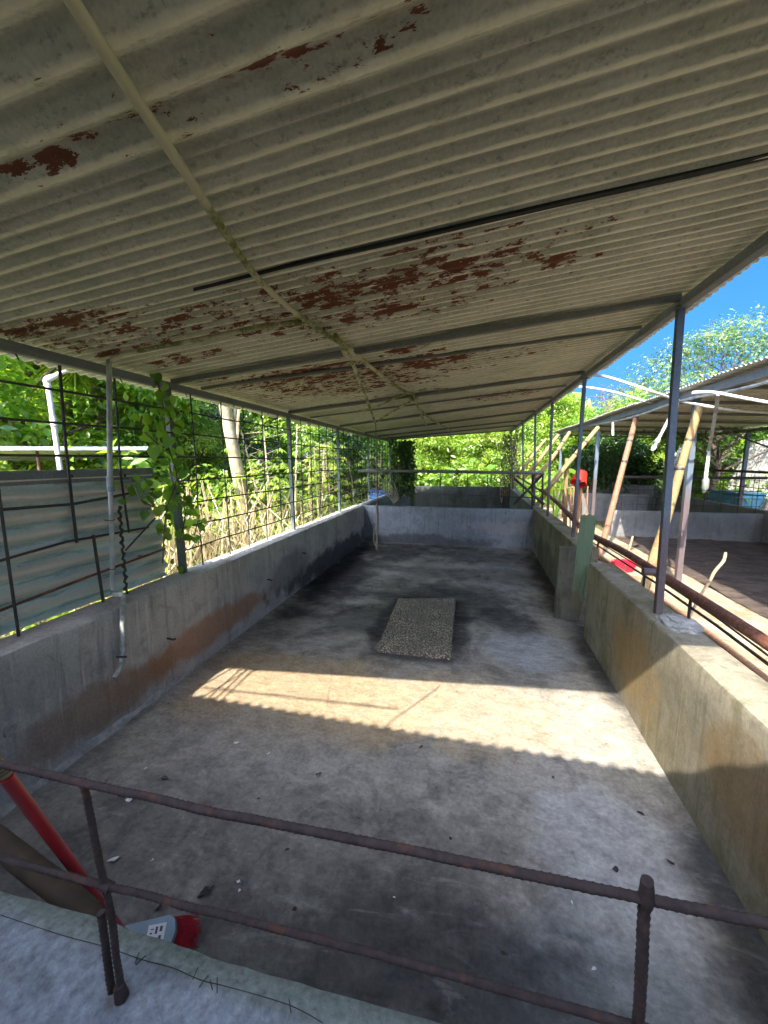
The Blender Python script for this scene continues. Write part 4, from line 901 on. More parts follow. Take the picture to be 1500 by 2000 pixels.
sheet('tin_sheet', 1440, 1540, 8.52, 8.52, 930, 1000, M['tin_rusty'], 'low brownish fence sheet behind the leaning sheet')
def lean(pts, label, per=.16):
    a, b_, c, d = [Vector(p) for p in pts]   # bottom-left, bottom-right, top-right, top-left
    vv = (b_ - a); L = vv.length; uu = d - a; nn = uu.cross(vv).normalized(); mb = MB()
    corr(mb, a, uu, vv, nn, uu.length, L, per, .028, 5, None, 0, 10)
    return tag(mb.build('leaning_sheet', M['tin_grey'], None, True, 80, .004), label, 'sheet', 'leaning corrugated sheets')
lean([onx(1385, 1015, 7.3), onx(1478, 1025, 7.1), onx(1560, 872, 7.9), onx(1465, 866, 8.2)], 'large grey corrugated sheet leaning beside the blue tank')
lean([onx(1275, 985, 7.3), onx(1345, 985, 7.2), onx(1388, 885, 7.9), onx(1328, 870, 8.1)], 'grey corrugated sheet leaning behind the yellowish prop')
t = thing('blue_tank', onx(1440, 1005, 7.0), 'faded blue plastic tank below the leaning sheet', 'tank')
q = onx(1436, 985, 7.05); mb = MB().box((q.x, q.y, .55), (.7, 1.15, .78), .1, .08); mb.build('tank_body', M['blue_tank'], t); MB().box((q.x, q.y, .955), (.76, 1.21, .05), .1, .02).build('tank_rim', M['blue_tank'], t)
MB().box((q.x, q.y, .08), (.9, 1.3, .18), .1, .02).build('plinth', M['concrete_shed'], t)
t = thing('blue_barrel', (-3.0, 11.3, 0), 'bright blue plastic barrel outside the far left mesh', 'barrel')
q = ony(737, 985, 11.4); MB().lathe([(0, 0), (.25, 0), (.27, .03), (.28, .3), (.29, .32), (.28, .34), (.28, .62), (.29, .64), (.28, .66), (.27, .92), (.24, .95), (.22, .95), (.21, .93), (0, .93)], 28, Matrix.Translation((q.x, q.y, -.05))).build('barrel_body', M['blue_plastic'], t)
MB().lathe([(0, .975), (.05, .975), (.055, .93)], 14, Matrix.Translation((q.x + .1, q.y, -.05))).build('bung', M['blue_plastic'], t)

# ------------------------------------------------------------------ left neighbours
t = thing('white_pipe', ony(118, 920, 2.5), 'bright white plastic pipe with an elbow outside the mesh', 'pipe')
yv = 2.55
pe = ony(92, 742, yv); MB().tube([ony(119, 925, yv), ony(104, 822, yv), pe - Vector((0, 0, .01))], .019, 12).build('upright', M['pvc_white'], t)
MB().tube([pe, ony(134, 721, yv - .05), ony(200, 700, yv - .2)], .017, 12).build('arm', M['pvc_white'], t)
MB().tube([pe - Vector((0, 0, .05)), pe + Vector((0, 0, .0)), pe.lerp(ony(134, 721, yv - .05), .3)], [.024, .026, .023], 12, smooth=3).build('elbow', M['pvc_white'], t)
MB().tube([ony(103, 815, yv), ony(106, 832, yv)], .024, 12).build('coupling', M['pvc_white'], t)
# low shed beyond
ax_ = RT.copy(); t = thing('low_shed', ony(100, 930, 4.2), 'low open shed with white roof edge beyond the tin panel', 'shed')
a, c = ony(-70, 876, 4.2), ony(300, 876, 5.85)
d = c - a; R_ = d.to_track_quat('X', 'Z').to_matrix()
MB().box(a.lerp(c, .5), (d.length, .05, .06), R=R_, bev=.004).build('roof_edge', M['white_metal'], t)
back = Vector((-d.y, d.x, 0)).normalized()
mb = MB(); corr(mb, a + Vector((0, 0, .02)), d, back + Vector((0, 0, -.10)), (0, 0, 1), d.length * .62, 3.2, .09, .012, 4); mb.build('roof_sheet', M['roof_metal_shed'], t, True, 80, .003)
for f in (.08, .33): 
    q = a.lerp(c, f) + back * .1; MB().tube([(q.x, q.y, 0), (q.x, q.y, q.z - .03)], .035 if f < .2 else .022, 8).build('post', M['pvc_grey' if f < .2 else 'pipe_rust'], t)
for f in (.3, .8): MB().box(a.lerp(c, .3) + back * (3 * f) + Vector((0, 0, -.06 - .3 * f)), (d.length * .6, .05, .05), R=R_).build('purlin', M['beam'], t)
q = a.lerp(c, .3) + back * 3.1; MB().box((q.x, q.y, .75), (d.length * .62, .1, 1.5), R=R_).build('back_wall', M['tin_grey'], t)

# ------------------------------------------------------------------ vegetation
def limb(mb, a, b2, r0, r1, w=.1, n=6, k=6):
    a, b2 = Vector(a), Vector(b2); L = (b2 - a).length; s_ = random.random() * 50
    pts = [a.lerp(b2, i / k) + Vector((pnoise(i * .7, s_), pnoise(i * .7, s_ + 9), .5 * pnoise(i * .7, s_ + 20))) * (w * L * (1 if 0 < i else 0)) for i in range(k + 1)]
    mb.tube(pts, [r0 + (r1 - r0) * i / k for i in range(k + 1)], n); return pts
def crown_leaves(cl, nper, leaf, width=.5, zb=.25, droop=0., shell=True, seed=1):
    r = np.random.default_rng(seed); V = []; Fc = []; o = 0
    for (c, rad) in cl:
        n = int(nper * (rad[0] * rad[1] * rad[2]) ** .55 / .5); d = rdir(n, .15, r); rr = r.random(n) ** (.38 if shell else .6)
        # twig sprays: leaves gather along short twigs so gaps and clumps show
        m = max(6, n // 9); td = rdir(m, .15, r); tr = r.random(m) ** .45; idx = r.integers(0, m, n)
        p = td[idx] * tr[idx][:, None] + r.normal(size=(n, 3)) * .13
        pts = np.array(c) + p * np.array(rad)
        N = td[idx] * .55 + r.normal(size=(n, 3)) * .34; N[:, 2] += .55; N[:, 1] -= .15; N /= np.linalg.norm(N, axis=1, keepdims=True)
        ld = td[idx] * .6 + r.normal(size=(n, 3)) * .7; ld[:, 2] -= droop; ld -= N * (ld * N).sum(1, keepdims=True) * .85; up = N
        v, f = leaves_arrays(pts, ld, up, leaf * (.6 + .8 * r.random(n)), width, .1); V.append(v); Fc.append(f + o); o += len(v)
    return np.concatenate(V), np.concatenate(Fc)
def make_tree(name, loc, h, spread, label, cat, leaf=.16, mat='leaf_mid', bk='bark_brown', ncl=14, nper=520, seed=1, trunk_r=.16, zlow=.35, group=None, width=.5, droop=.2, lean=(0, 0), flat=.6, shell=True):
    random.seed(seed); t = thing(name, loc, label, cat, group); x, y, z = loc; mb = MB()
    top = Vector((x + lean[0], y + lean[1], z + h * .7)); tp = limb(mb, (x, y, z - .1), top, trunk_r, trunk_r * .35, .05, 9, 8); cl = []
    for i in range(ncl):
        a = 2 * PI * (i * .618 + random.random() * .2); f = zlow + (1 - zlow) * ((i + .5) / ncl); rr = spread * math.sin(PI * min(1, (f - zlow) / (1 - zlow) * .72 + .22)) * random.uniform(.45, .95)
        c = Vector((x + lean[0] * f + rr * math.cos(a), y + lean[1] * f + rr * math.sin(a), z + h * f)); s_ = random.uniform(.34, .55) * spread
        st = tp[min(len(tp) - 1, int(len(tp) * min(.95, f * .85)))]; limb(mb, st, c, trunk_r * .34, trunk_r * .06, .12, 5, 5)
        for q in range(2): limb(mb, st.lerp(c, .55), c + Vector((random.gauss(0, .4), random.gauss(0, .4), random.gauss(.1, .3))) * s_, trunk_r * .12, trunk_r * .03, .15, 4, 3)
        cl.append((tuple(c), (s_, s_, s_ * flat)))
    mb.build('trunk', M[bk], t); v, f = crown_leaves(cl, nper, leaf, width, droop=droop, seed=seed, shell=shell); np_mesh('crown', v, f, M[mat], t); return t
def recopy(src, loc, s_, rz, label, group=None, sz=None):
    c = copy_tree(src); c.location = loc; c.scale = (s_, s_, sz or s_); c.rotation_euler.z = rz; c['label'] = label
    if group: c['group'] = group
    return c
G0 = -.06
gt = 'broadleaf trees around the sheds'
def gp(x, y, Y): q = ony(x, y, Y); return (q.x, q.y, G0)
# prototypes
ta = make_tree('broadleaf_tree', gp(25, 800, 6.0), 7.5, 2.9, 'large dense tree at the left edge above the low shed', 'tree', .17, 'leaf_mid', ncl=18, nper=800, seed=3, trunk_r=.2, group=gt, zlow=.22)
tb = make_tree('broadleaf_tree', gp(520, 870, 14.0), 6.2, 2.6, 'bright bushy tree behind the leaning pale trunk', 'tree', .17, 'leaf_yellow', ncl=16, nper=760, seed=5, trunk_r=.14, group=gt, zlow=.15)
tc = make_tree('broadleaf_tree', gp(640, 860, 15.5), 5.4, 2.4, 'mid green tree seen through the middle mesh panels', 'tree', .15, 'leaf_mid', ncl=16, nper=800, seed=8, trunk_r=.13, group=gt, zlow=.15)
td = make_tree('broadleaf_tree', gp(410, 880, 11.0), 3.4, 1.7, 'darker green bushy tree left of the pale trunk', 'tree', .14, 'leaf_dark', ncl=14, nper=700, seed=12, trunk_r=.1, group=gt, zlow=.2)
PL = [(ta, 150, 18, .95, 1.0, 'far green tree behind the palms'), (tc, 250, 15, 1.0, 2.2, 'green tree right of the thicker palm trunk'), (tb, 310, 10.5, .72, 4., 'sunny tree behind the vine post'), (tb, 600, 19, 1.05, 1.3, 'yellow green tree far behind the palmate plants'), (tc, 720, 19, .95, .4, 'green tree behind the far left mesh'),
      (tb, 850, 23, 1.0, 2.6, 'yellow green tree left of centre beyond the far wall'), (tc, 905, 26, 1.25, 3.3, 'green tree in the middle beyond the far wall'), (tb, 965, 22, .95, 5.2, 'yellow green tree right of centre beyond the far wall'), (ta, 1035, 30, 1.0, .7, 'tall tree beyond the far end of the passage'), (tb, 1085, 27, .9, 1.9, 'sunny tree over the far passage props'), (tc, 1150, 26, .85, 2.9, 'green tree above the second roof, left of the bare tree'),
      (tc, 1235, 22, .66, 4.1, 'green tree behind the dark creeper'), (tb, 1330, 20, .72, .2, 'low sunny tree above the white tin fence'), (tc, 1440, 15, .72, 1.1, 'green tree behind the rusty fence sheet'), (td, 680, 12.5, .85, 3.0, 'dark bush by the third mesh panel'), (td, 345, 16, 1.3, 5.0, 'dark tree deep behind the vine')]
PL += [(tb, 365, 8.6, .46, 2.2, 'low sunny bush between the vine and the pale trunk'), (tb, 285, 8.0, .42, .9, 'low sunny bush right behind the vine'), (tb, 60, 9.5, .6, 3.1, 'sunny bush showing over the low shed roof')]
for src, px, Y, s_, rz, l in PL: recopy(src, gp(px, 880, Y), s_, rz, l, gt)
recopy(td, gp(1215, 900, 16.6), .82, 1.4, 'dark green creeper mass hanging behind the second shed', gt)
recopy(td, gp(1185, 900, 17.2), .75, 3.4, 'dark leafy bush left of the creeper behind the second shed', gt)
recopy(td, gp(905, 900, 18.0), .5, 2.4, 'dark low bush behind the mossy far wall', gt)
recopy(tb, gp(822, 900, 17.5), .55, 2.0, 'small sunny bush behind the mossy wall at left', gt)
recopy(tb, gp(945, 900, 17.8), .55, 4.4, 'small sunny bush behind the mossy wall at right', gt)
# feathery tree on the right
tf = make_tree('feathery_tree', gp(1420, 700, 13.5), 5.5, 2.7, 'tall feathery tree against the blue sky above the second roof', 'tree', .09, 'leaf_feather', ncl=24, nper=520, seed=21, trunk_r=.13, zlow=.42, width=.42, droop=.1, flat=.42, shell=False)
# bare tree
random.seed(31); q = gp(1190, 800, 24); t = thing('bare_tree', q, 'leafless tree with thin forked branches against the sky', 'tree'); mb = MB()
base = Vector(q); tip = ony(1183, 805, 24)
tp = limb(mb, base, tip, .12, .07, .03)
for px, py in ((1168, 770), (1212, 768), (1200, 780), (1218, 758), (1175, 758), (1190, 772)):
    pts = limb(mb, tip, ony(px, py, 24), .055, .015, .12, 5)
    for k in range(4): limb(mb, pts[2 + k % 4], pts[2 + k % 4] + Vector((random.gauss(0, .6), random.gauss(0, .3), random.uniform(.1, .9))), .02, .006, .15, 4, 4)
mb.build('trunk', M['bark_brown'], t)
# leaning pale trunk
random.seed(5); a = onx(492, 1095, -4.7); c = onx(435, 770, -4.7); t = thing('pale_tree', (a.x, a.y, G0), 'leaning tree with bare pale yellow trunk outside the mesh', 'tree')
dd = (c - a); b0 = a - dd * ((a.z - G0) / dd.z); mb = MB().tube([b0, a, a.lerp(c, .5) + Vector((.03, 0, 0)), c, c + dd * .9], [.16, .14, .125, .11, .08], 12, smooth=4, jit=.03)
limb(mb, a.lerp(c, .6), onx(470, 775, -4.9), .045, .025, .05); limb(mb, a.lerp(c, .55), onx(455, 770, -4.6), .04, .03, .05)
mb.build('trunk', M['bark_pale'], t)
top = c + dd * .9; v, f = crown_leaves([(tuple(top + Vector((random.gauss(0, .7), random.gauss(0, .7), random.gauss(.2, .4)))), (.8, .8, .55)) for i in range(8)], 500, .16, seed=44); np_mesh('crown', v, f, M['leaf_mid'], t)
# palms
def palm(loc, h, label, seed, tr=.14, nf=16, fl=2.6):
    random.seed(seed); t = thing('palm_tree', loc, label, 'tree', 'palms at the left'); x, y, z = loc
    k = 24; MB().tube([(x + .15 * math.sin(i / k * 2), y, z - .1 + h * i / k) for i in range(k + 1)], [tr * (1.25 - .4 * i / k) * (1.06 if i % 2 else .97) for i in range(k + 1)], 12).build('trunk', M['bark_palm'], t)
    top = Vector((x + .15 * math.sin(2), y, z + h)); V = []; Fc = []; o = 0; mbr = MB(); r = np.random.default_rng(seed)
    for i in range(nf):
        a = 2 * PI * i * .618; el = random.uniform(-.5, 1.1); pts = []
        p = top.copy(); d = Vector((math.cos(a) * math.cos(el), math.sin(a) * math.cos(el), math.sin(el))); n = 16
        for q in range(n + 1): pts.append(p.copy()); p = p + d * (fl / n); d = (d + Vector((0, 0, -.11 - .02 * q * .5))).normalized()
        mbr.tube(pts, [.03 * (1 - q / (n + 1)) + .006 for q in range(n + 1)], 5)
        P = np.array([tuple(q) for q in pts]); m = 70; ti = np.linspace(.12, .99, m) * n; i0 = np.minimum(ti.astype(int), n - 1); fr_ = (ti - i0)[:, None]; C = P[i0] * (1 - fr_) + P[i0 + 1] * fr_; T = P[i0 + 1] - P[i0]; T /= np.linalg.norm(T, axis=1, keepdims=True)
        sd = np.cross(T, np.array([0, 0, 1.])); sd /= np.linalg.norm(sd, axis=1, keepdims=True) + 1e-9
        for s_ in (-1, 1):
            ld = T * .55 + sd * s_ * .8 + np.array([0, 0, -.55]) + r.normal(size=(m, 3)) * .08; v, f = leaves_arrays(C, ld, np.tile([0, 0, 1.], (m, 1)) + T * .1, .55 * np.sin(np.linspace(.35, 2.9, m)) + .08, .085, .02); V.append(v); Fc.append(f + o); o += len(v)
    cr = np_mesh('crown', np.concatenate(V), np.concatenate(Fc), M['leaf_yellow'], t); mbr.build('frond_stems', M['leaf_yellow'], t); return t
palm(gp(186, 800, 7.6), 4.1, 'palm with the thicker ringed trunk behind the water pipe', 3)
palm(gp(122, 800, 7.2), 4.6, 'palm with the slimmer trunk beside the white elbow pipe', 9, .10)
# climbing vine on the first post
def heart_leaf(mb, p, d, upv, s_):
    d = Vector(d).normalized(); upv = Vector(upv); sd = d.cross(upv).normalized(); nn = sd.cross(d)
    out = [(0, .0), (.16, .12 * -1), (.34, -.05), (.46, .18), (.40, .48), (.22, .78), (0, 1.0)]
    mid = [(0, y) for y in (0, .2, .45, .75, 1)]
    L = [(-a, b2) for a, b2 in out]; o = len(mb.v)
    pts = out + L[1:-1][::-1]
    c = p + d * (s_ * .42); mb.v.append(tuple(c + nn * -.04 * s_))
    for a, b2 in pts: mb.v.append(tuple(p + sd * (a * s_) + d * (b2 * s_) + nn * (abs(a) * .22 * s_ - .14 * s_ * b2 * b2)))
    k = len(pts)
    for i in range(k): mb.f.append((o, o + 1 + i, o + 1 + (i + 1) % k))
random.seed(14)
t = thing('climbing_vine', (-2.42, 2.9, WT), 'leafy heart-leaved vine climbing the first post by the tin panel', 'vine')
ms = MB(); ml = MB()
strands = [[(318, 1100), (325, 1000), (345, 930), (325, 860), (318, 790), (308, 745)], [(350, 1060), (362, 1000), (340, 950), (330, 900)], [(300, 990), (275, 975), (262, 945), (255, 935)], [(330, 880), (300, 860), (275, 830), (285, 795)], [(325, 830), (350, 805), (372, 790)], [(340, 960), (370, 985), (385, 1010), (380, 1045)]]
for st_ in strands:
    ps = [onx(x, y, -2.40 + random.uniform(-.04, .06)) for x, y in st_]; ms.tube(ps, .006, 5, smooth=4)
    for i in range(len(ps) - 1):
        for q in range(9 if st_ is strands[0] else 6):
            p = ps[i].lerp(ps[i + 1], random.random()) + Vector((random.gauss(0, .04), random.gauss(0, .05), random.gauss(0, .04))); d = Vector((random.gauss(.25, .5), random.gauss(0, .6), -random.uniform(.35, 1.1))); heart_leaf(ml, p, d, Vector((1, random.gauss(-.4, .5), random.gauss(.5, .5))), random.uniform(.04, .10))
ms.build('stem', M['bark_brown'], t); ml.build('leaves', M['leaf_vine'], t, True, 60)
# dark vine column on the far left corner, dry vines on the far right corner
def vine_column(c, rad, h, n, leaf, mat, label, seed, z0=.7, stems='bark_brown'):
    r = np.random.default_rng(seed); random.seed(seed); t = thing('hanging_vines', (c[0], c[1], z0), label, 'vines')
    ang = r.random(n) * 2 * PI; rr = rad * r.random(n) ** .5; z = z0 + (h - z0) * r.random(n); p = np.stack([c[0] + rr * np.cos(ang), c[1] + rr * np.sin(ang), z], 1); d = r.normal(size=(n, 3)) * .6; d[:, 2] -= .8; up = r.normal(size=(n, 3)); up[:, 1] -= .8
    v, f = leaves_arrays(p, d, up, leaf * (.6 + .8 * r.random(n)), .6); np_mesh('leaves', v, f, M[mat], t); mb = MB()
    for i in range(14):
        a = random.random() * 6.28; q = Vector((c[0] + rad * .8 * math.cos(a), c[1] + rad * .8 * math.sin(a), z0 - .3)); limb(mb, q, q + Vector((random.gauss(0, .12), random.gauss(0, .1), h - z0)), .012, .008, .05, 5, 8)
    mb.build('stems', M[stems], t)
vine_column((-2.15, 12.3), .42, 2.45, 2600, .10, 'leaf_dark', 'dense dark green vines covering the far left roof corner', 3)
vine_column((1.35, 14.3), .30, 2.75, 700, .09, 'leaf_dead', 'brown dry vines hanging at the far right roof corner', 4, .6, 'bark_pale')
vine_column((4.6, 15.7), 1.1, 2.4, 2600, .12, 'leaf_dark', 'dark creeper covering the back of the second shed', 5)
# palmate plants
def palmate(loc, h, label, seed):
    r = random.Random(seed); t = thing('palmate_plant', loc, label, 'plant', 'palmate-leaved plants by the mesh'); ms = MB(); V = []; Fc = []; o = 0; rg = np.random.default_rng(seed)
    for s_ in range(3):
        b0 = Vector(loc) + Vector((r.gauss(0, .15), r.gauss(0, .15), 0)); tp = b0 + Vector((r.gauss(0, .3), r.gauss(0, .3), h * r.uniform(.8, 1))); ms.tube([b0, b0.lerp(tp, .5) + Vector((r.gauss(0, .05), 0, 0)), tp], [.025, .02, .012], 6, smooth=3)
        for i in range(16):
            a = r.random() * 6.28; f = r.uniform(.35, 1); st = b0.lerp(tp, f); e = st + Vector((math.cos(a), math.sin(a), r.uniform(.1, .5))) * r.uniform(.3, .55); ms.tube([st, e], .005, 4); m = 8
            ang = np.linspace(-2.4, 2.4, m) + a; ld = np.stack([np.cos(ang), np.sin(ang), np.full(m, -.75)], 1); v, f2 = leaves_arrays(np.tile(np.array(e), (m, 1)), ld, np.tile([0, 0, 1.], (m, 1)), .17 * (.8 + .5 * rg.random(m)), .26, .03); V.append(v); Fc.append(f2 + o); o += len(v)
    ms.build('stem', M['bark_pale'], t); np_mesh('leaves', np.concatenate(V), np.concatenate(Fc), M['leaf_yellow'], t)
palmate(gp(545, 900, 7.6), 2.7, 'palmate-leaved plant between the pale trunk and greenish post', 2)
palmate(gp(610, 900, 8.6), 2.4, 'palmate-leaved plant right of the greenish post', 4)
palmate(gp(655, 900, 9.4), 2.5, 'palmate-leaved plant behind the third post', 6)
palmate(gp(690, 900, 11.5), 2.3, 'palmate-leaved plant near the blue barrel', 8)
def broad_plant(loc, h, label, seed, ls=.34, n=11):
    random.seed(seed); t = thing('broad_leaved_plant', loc, label, 'plant', 'broad-leaved plants beyond the walls'); ms = MB(); ml = MB(); b0 = Vector(loc)
    for i in range(n):
        a = 2 * PI * i * .618; e = b0 + Vector((math.cos(a) * .45 * random.uniform(.4, 1.2), math.sin(a) * .45 * random.uniform(.4, 1.2), h * random.uniform(.6, 1.05))); ms.tube([b0, b0.lerp(e, .6) + Vector((0, 0, .12)), e], [.018, .012, .008], 6, smooth=4)
        heart_leaf(ml, e, Vector((math.cos(a), math.sin(a), -.55)), Vector((math.cos(a) * .5, math.sin(a) * .5 - .3, .8)), ls * random.uniform(.7, 1.25))
    ms.build('stem', M['leaf_mid'], t); ml.build('leaves', M['leaf_mid'], t, True, 60)
for px, Y, h, l in ((930, 16.3, 1.9, 'broad-leaved plant over the middle of the mossy wall'), (968, 16.8, 1.7, 'broad-leaved plant over the right part of the mossy wall'), (860, 16.6, 1.5, 'broad-leaved plant over the left part of the mossy wall'), (1092, 13.2, 1.5, 'broad-leaved plant under the slanting props'), (255, 6.2, 1.9, 'broad-leaved plant just behind the tin panel')): broad_plant(gp(px, 900, Y), h, l, px)
# dry canes, weeds, undergrowth
def stuff(o, label, cat): return tag(o, label, cat, kind='stuff')
random.seed(50); mb = MB()
for i in range(620):
    y = random.uniform(2.9, 9.5); x = -2.85 - abs(random.gauss(0, 1.1)) - .08 * y; h = random.uniform(.5, 1.45) * (1.1 if y < 6 else .7); a = random.gauss(0, .32); c = random.gauss(0, .32); b0 = Vector((x, y, G0)); e = b0 + Vector((a, c, 1)) * h; e.x = min(e.x, -2.8)
    mb.tube([b0, b0.lerp(e, .55) + Vector((random.gauss(0, .03), random.gauss(0, .03), 0)), e], [.011, .009, .006], 4, cap=False)
for i in range(26):
    y = random.uniform(3.0, 7.5); x = -2.9 - random.random() * 1.4; b0 = Vector((x, y, .3)); e = b0 + Vector((-abs(random.gauss(0, .7)), random.gauss(0, .9), random.uniform(.3, 1.1))); mb.tube([b0, e], [.016, .008], 5)
stuff(mb.build('dry_canes', M['straw'], None, True, 60), 'thicket of dry straw-coloured canes outside the mesh', 'dry canes')
def scatter(n, xr, yr, zr, leaf, mat, name, label, seed, width=.5, dens=None, zpow=1.6):
    r = np.random.default_rng(seed); x = xr[0] + (xr[1] - xr[0]) * r.random(n); y = yr[0] + (yr[1] - yr[0]) * r.random(n)
    hmap = np.array([.5 + .5 * pnoise(a * .45, b2 * .45, seed) + .35 * pnoise(a * 1.3, b2 * 1.3, seed) for a, b2 in zip(x, y)]); keep = hmap > .18; x, y, hmap = x[keep], y[keep], hmap[keep]; n = len(x)
    z = G0 + zr * hmap * r.random(n) ** (1 / zpow); p = np.stack([x, y, z], 1); up = r.normal(size=(n, 3)) * .4; up[:, 2] += .75; up[:, 1] -= .3; up /= np.linalg.norm(up, axis=1, keepdims=True); d = r.normal(size=(n, 3)); d[:, 2] += .2; d -= up * (d * up).sum(1, keepdims=True) * .85
    v, f = leaves_arrays(p, d, up, leaf * (.5 + r.random(n)), width); return stuff(np_mesh(name, v, f, M[mat]), label, 'undergrowth')
scatter(26000, (-16, -4.2), (4, 20), 3.1, .17, 'leaf_yellow', 'undergrowth', 'green leafy undergrowth outside the left mesh', 61)
scatter(9000, (-9, -2.9), (2.5, 14), 1.0, .14, 'leaf_yellow', 'undergrowth', 'sunny low weeds along the foot of the left mesh', 62)
scatter(15000, (-9, 4), (15.6, 27), 2.6, .17, 'leaf_yellow', 'undergrowth', 'bright undergrowth beyond the far wall', 63)
scatter(9000, (-4, 7), (15.6, 22), 1.9, .16, 'leaf_mid', 'undergrowth', 'green undergrowth beyond the far wall and passage', 64)
scatter(8000, (6.9, 16), (8, 24), 2.2, .17, 'leaf_mid', 'undergrowth', 'green undergrowth behind the tin fence', 65)
r = np.random.default_rng(70); n = 52000; th = r.random(n) * PI * 1.25 - .35; R_ = 34 + 10 * r.random(n); x = R_ * np.cos(th); y = R_ * np.sin(th)
top = np.array([6.6 + 2.8 * pnoise(a * 9, 3) + 1.6 * pnoise(a * 25, 8) for a in th]); z = top * r.random(n) ** .75; p = np.stack([x, y, z], 1); up = r.normal(size=(n, 3)) * .45; up[:, 2] += .6; up[:, 1] -= .5; up /= np.linalg.norm(up, axis=1, keepdims=True); d = r.normal(size=(n, 3)); d -= up * (d * up).sum(1, keepdims=True) * .85
v, f = leaves_arrays(p, d, up, .75 * (.5 + r.random(n)), .6); stuff(np_mesh('woodland', v, f, M['leaf_mid']), 'distant green woodland all around the sheds', 'woodland')

# ------------------------------------------------------------------ litter on the pen floor
random.seed(90)
def litter(x, y, L, w, mat, name, label, cat, group, rz=0.):
    L *= .75; w *= .75; q = onz(x, y, .012); mb = MB(); R3 = Matrix.Rotation(rz, 3, 'Z'); out = [(-.5, 0), (-.25, .42), (.1, .5), (.35, .3), (.5, 0), (.3, -.34), (0, -.5), (-.3, -.36)]
    c = [Vector((a * L + random.uniform(-.1, .1) * L, b2 * w + random.uniform(-.1, .1) * w, random.uniform(0, .012))) for a, b2 in out]
    vs = [q + R3 @ p for p in c] + [q + Vector((0, 0, .008))]; mb.add(vs, [(8, i, (i + 1) % 8) for i in range(8)] + [tuple(reversed(range(8)))])
    tag(mb.build(name, M[mat], None, False), label, cat, group)
g1 = 'dry leaves on the pen floor'; g2 = 'white scraps on the pen floor'
for x, y, L, w, rz in ((402, 1742, .09, .035, 1.0), (320, 1521, .05, .03, .2), (1202, 1700, .045, .03, .3), (1252, 1590, .05, .02, -.6), (1310, 1685, .045, .02, -.4), (622, 1513, .05, .02, .8), (575, 1777, .03, .02, .4), (505, 1562, .03, .015, .3), (985, 1865, .04, .02, .2), (822, 1460, .05, .015, .9), (310, 1775, .04, .02, 1.2), (700, 1600, .03, .015, .2), (880, 1640, .03, .02, 2.), (1080, 1520, .03, .02, 1.4), (560, 1660, .03, .015, .5)):
    litter(x, y, L, w, 'dry_leaf', 'dry_leaf', 'small dry dark leaf lying on the pen floor', 'leaf', g1, rz)
for x, y, L, w, rz in ((462, 1452, .05, .02, .4), (253, 1563, .05, .03, .2), (222, 1680, .06, .025, .9), (466, 1724, .02, .012, .1), (468, 1741, .016, .01, .1), (1160, 1895, .03, .014, .5), (285, 1501, .03, .01, .3), (296, 1683, .03, .01, 1.1), (1117, 1764, .03, .01, 1.6), (524, 1473, .03, .012, 1.), (770, 1755, .016, .01, 0)):
    litter(x, y, L, w, 'paper', 'white_scrap', 'small white scrap lying on the pen floor', 'litter', g2, rz)
mb = MB(); q = onx(20, 1425, -2.295); mb.prism([(-.03, -.018), (-.012, -.034), (.01, -.022), (.02, -.028), (.03, .006), (.012, .03), (0, .02), (-.018, .03), (-.03, .008)], (0, 1, 0), (0, 0, 1), (1, 0, 0), q, .012)
tag(mb.build('pale_splash', M['mortar'], None, False), 'pale dried plaster blob stuck on the left wall', 'plaster')
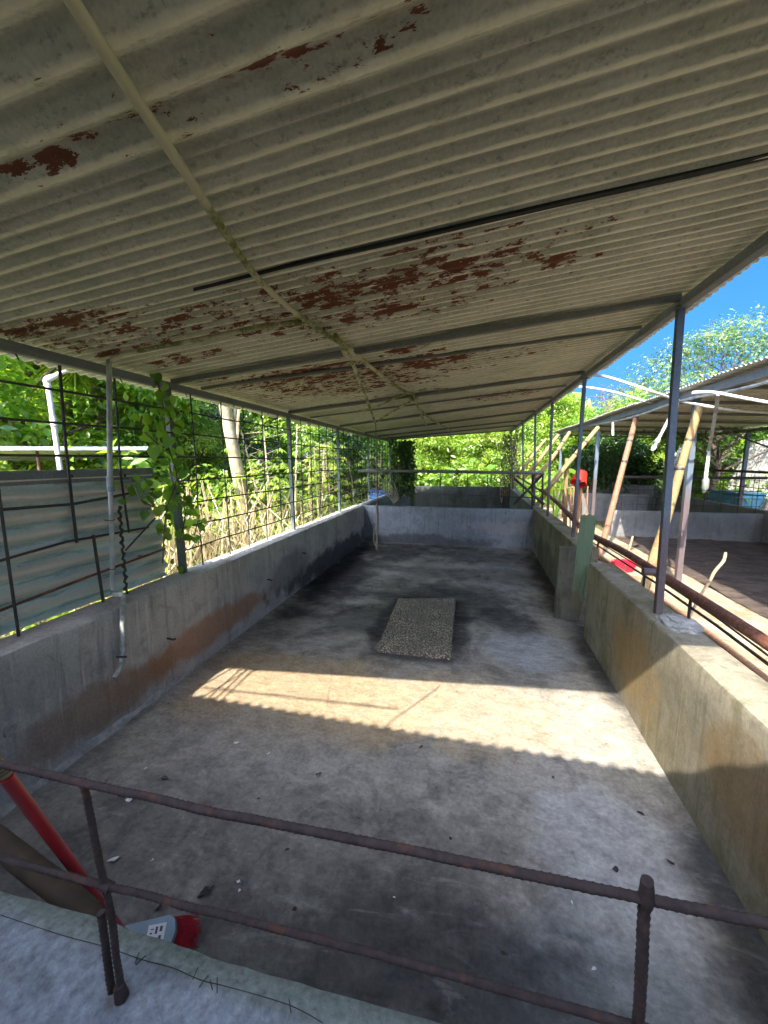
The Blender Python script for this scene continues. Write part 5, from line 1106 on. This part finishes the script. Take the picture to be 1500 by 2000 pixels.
for x, y, l in ((327, 1247, 'small rusty hook sticking out above the rust stain'), (522, 1132, 'small dark bolt high on the left wall'), (590, 1080, 'tiny bolt farther along the left wall')):
    q = onx(x, y, -2.3); mb = MB().tube([q - Vector((.02, 0, 0)), q + Vector((.03, 0, 0)), q + Vector((.045, .012, -.012)), q + Vector((.045, .03, -.01))], .008, 7, smooth=3); tag(mb.build('wall_hook', M['rebar_dark']), l, 'hook')

# ------------------------------------------------------------------ light, sky, camera
SUN = Vector((-.29, -1.04, 1)).normalized()
el = math.asin(SUN.z); rot = math.atan2(SUN.x, SUN.y)
ld = bpy.data.lights.new('sun', 'SUN'); ld.energy = 2.3; ld.angle = math.radians(.5); ld.color = (1, .93, .80)
lo = bpy.data.objects.new('sun', ld); COL.objects.link(lo); lo.rotation_euler = SUN.to_track_quat('Z', 'Y').to_euler(); lo.location = SUN * 30
w = bpy.data.worlds.new('World'); scene.world = w; w.use_nodes = True; nt = w.node_tree; bg = nt.nodes['Background']
sk = nt.nodes.new('ShaderNodeTexSky'); sk.sky_type = 'NISHITA'; sk.sun_disc = False; sk.sun_elevation = el; sk.sun_rotation = rot % (2 * PI); sk.altitude = 50; sk.air_density = .32; sk.dust_density = 8.0; sk.ozone_density = 8.0
hs = nt.nodes.new('ShaderNodeHueSaturation'); hs.inputs['Hue'].default_value = .488; hs.inputs['Saturation'].default_value = 1.3; nt.links.new(sk.outputs[0], hs.inputs['Color']); nt.links.new(hs.outputs[0], bg.inputs[0]); bg.inputs[1].default_value = .12
cd = bpy.data.cameras.new('camera'); cd.sensor_fit = 'VERTICAL'; cd.sensor_height = 32; cd.lens = 32 * F / 2000; cd.clip_start = .02; cd.clip_end = 500
co = bpy.data.objects.new('camera', cd); COL.objects.link(co)
co.matrix_world = Matrix(((RT.x, UP.x, -FW.x, CAM.x), (RT.y, UP.y, -FW.y, CAM.y), (RT.z, UP.z, -FW.z, CAM.z), (0, 0, 0, 1)))
scene.camera = co
scene.view_settings.view_transform = 'Standard'; scene.view_settings.look = 'None'; scene.view_settings.exposure = 2.65; scene.view_settings.gamma = 1
scene.cycles.use_denoising = True; scene.cycles.max_bounces = 6; scene.cycles.diffuse_bounces = 4; scene.cycles.glossy_bounces = 3; scene.cycles.transparent_max_bounces = 4
scene.cycles.sample_clamp_indirect = 8; scene.cycles.adaptive_threshold = .03
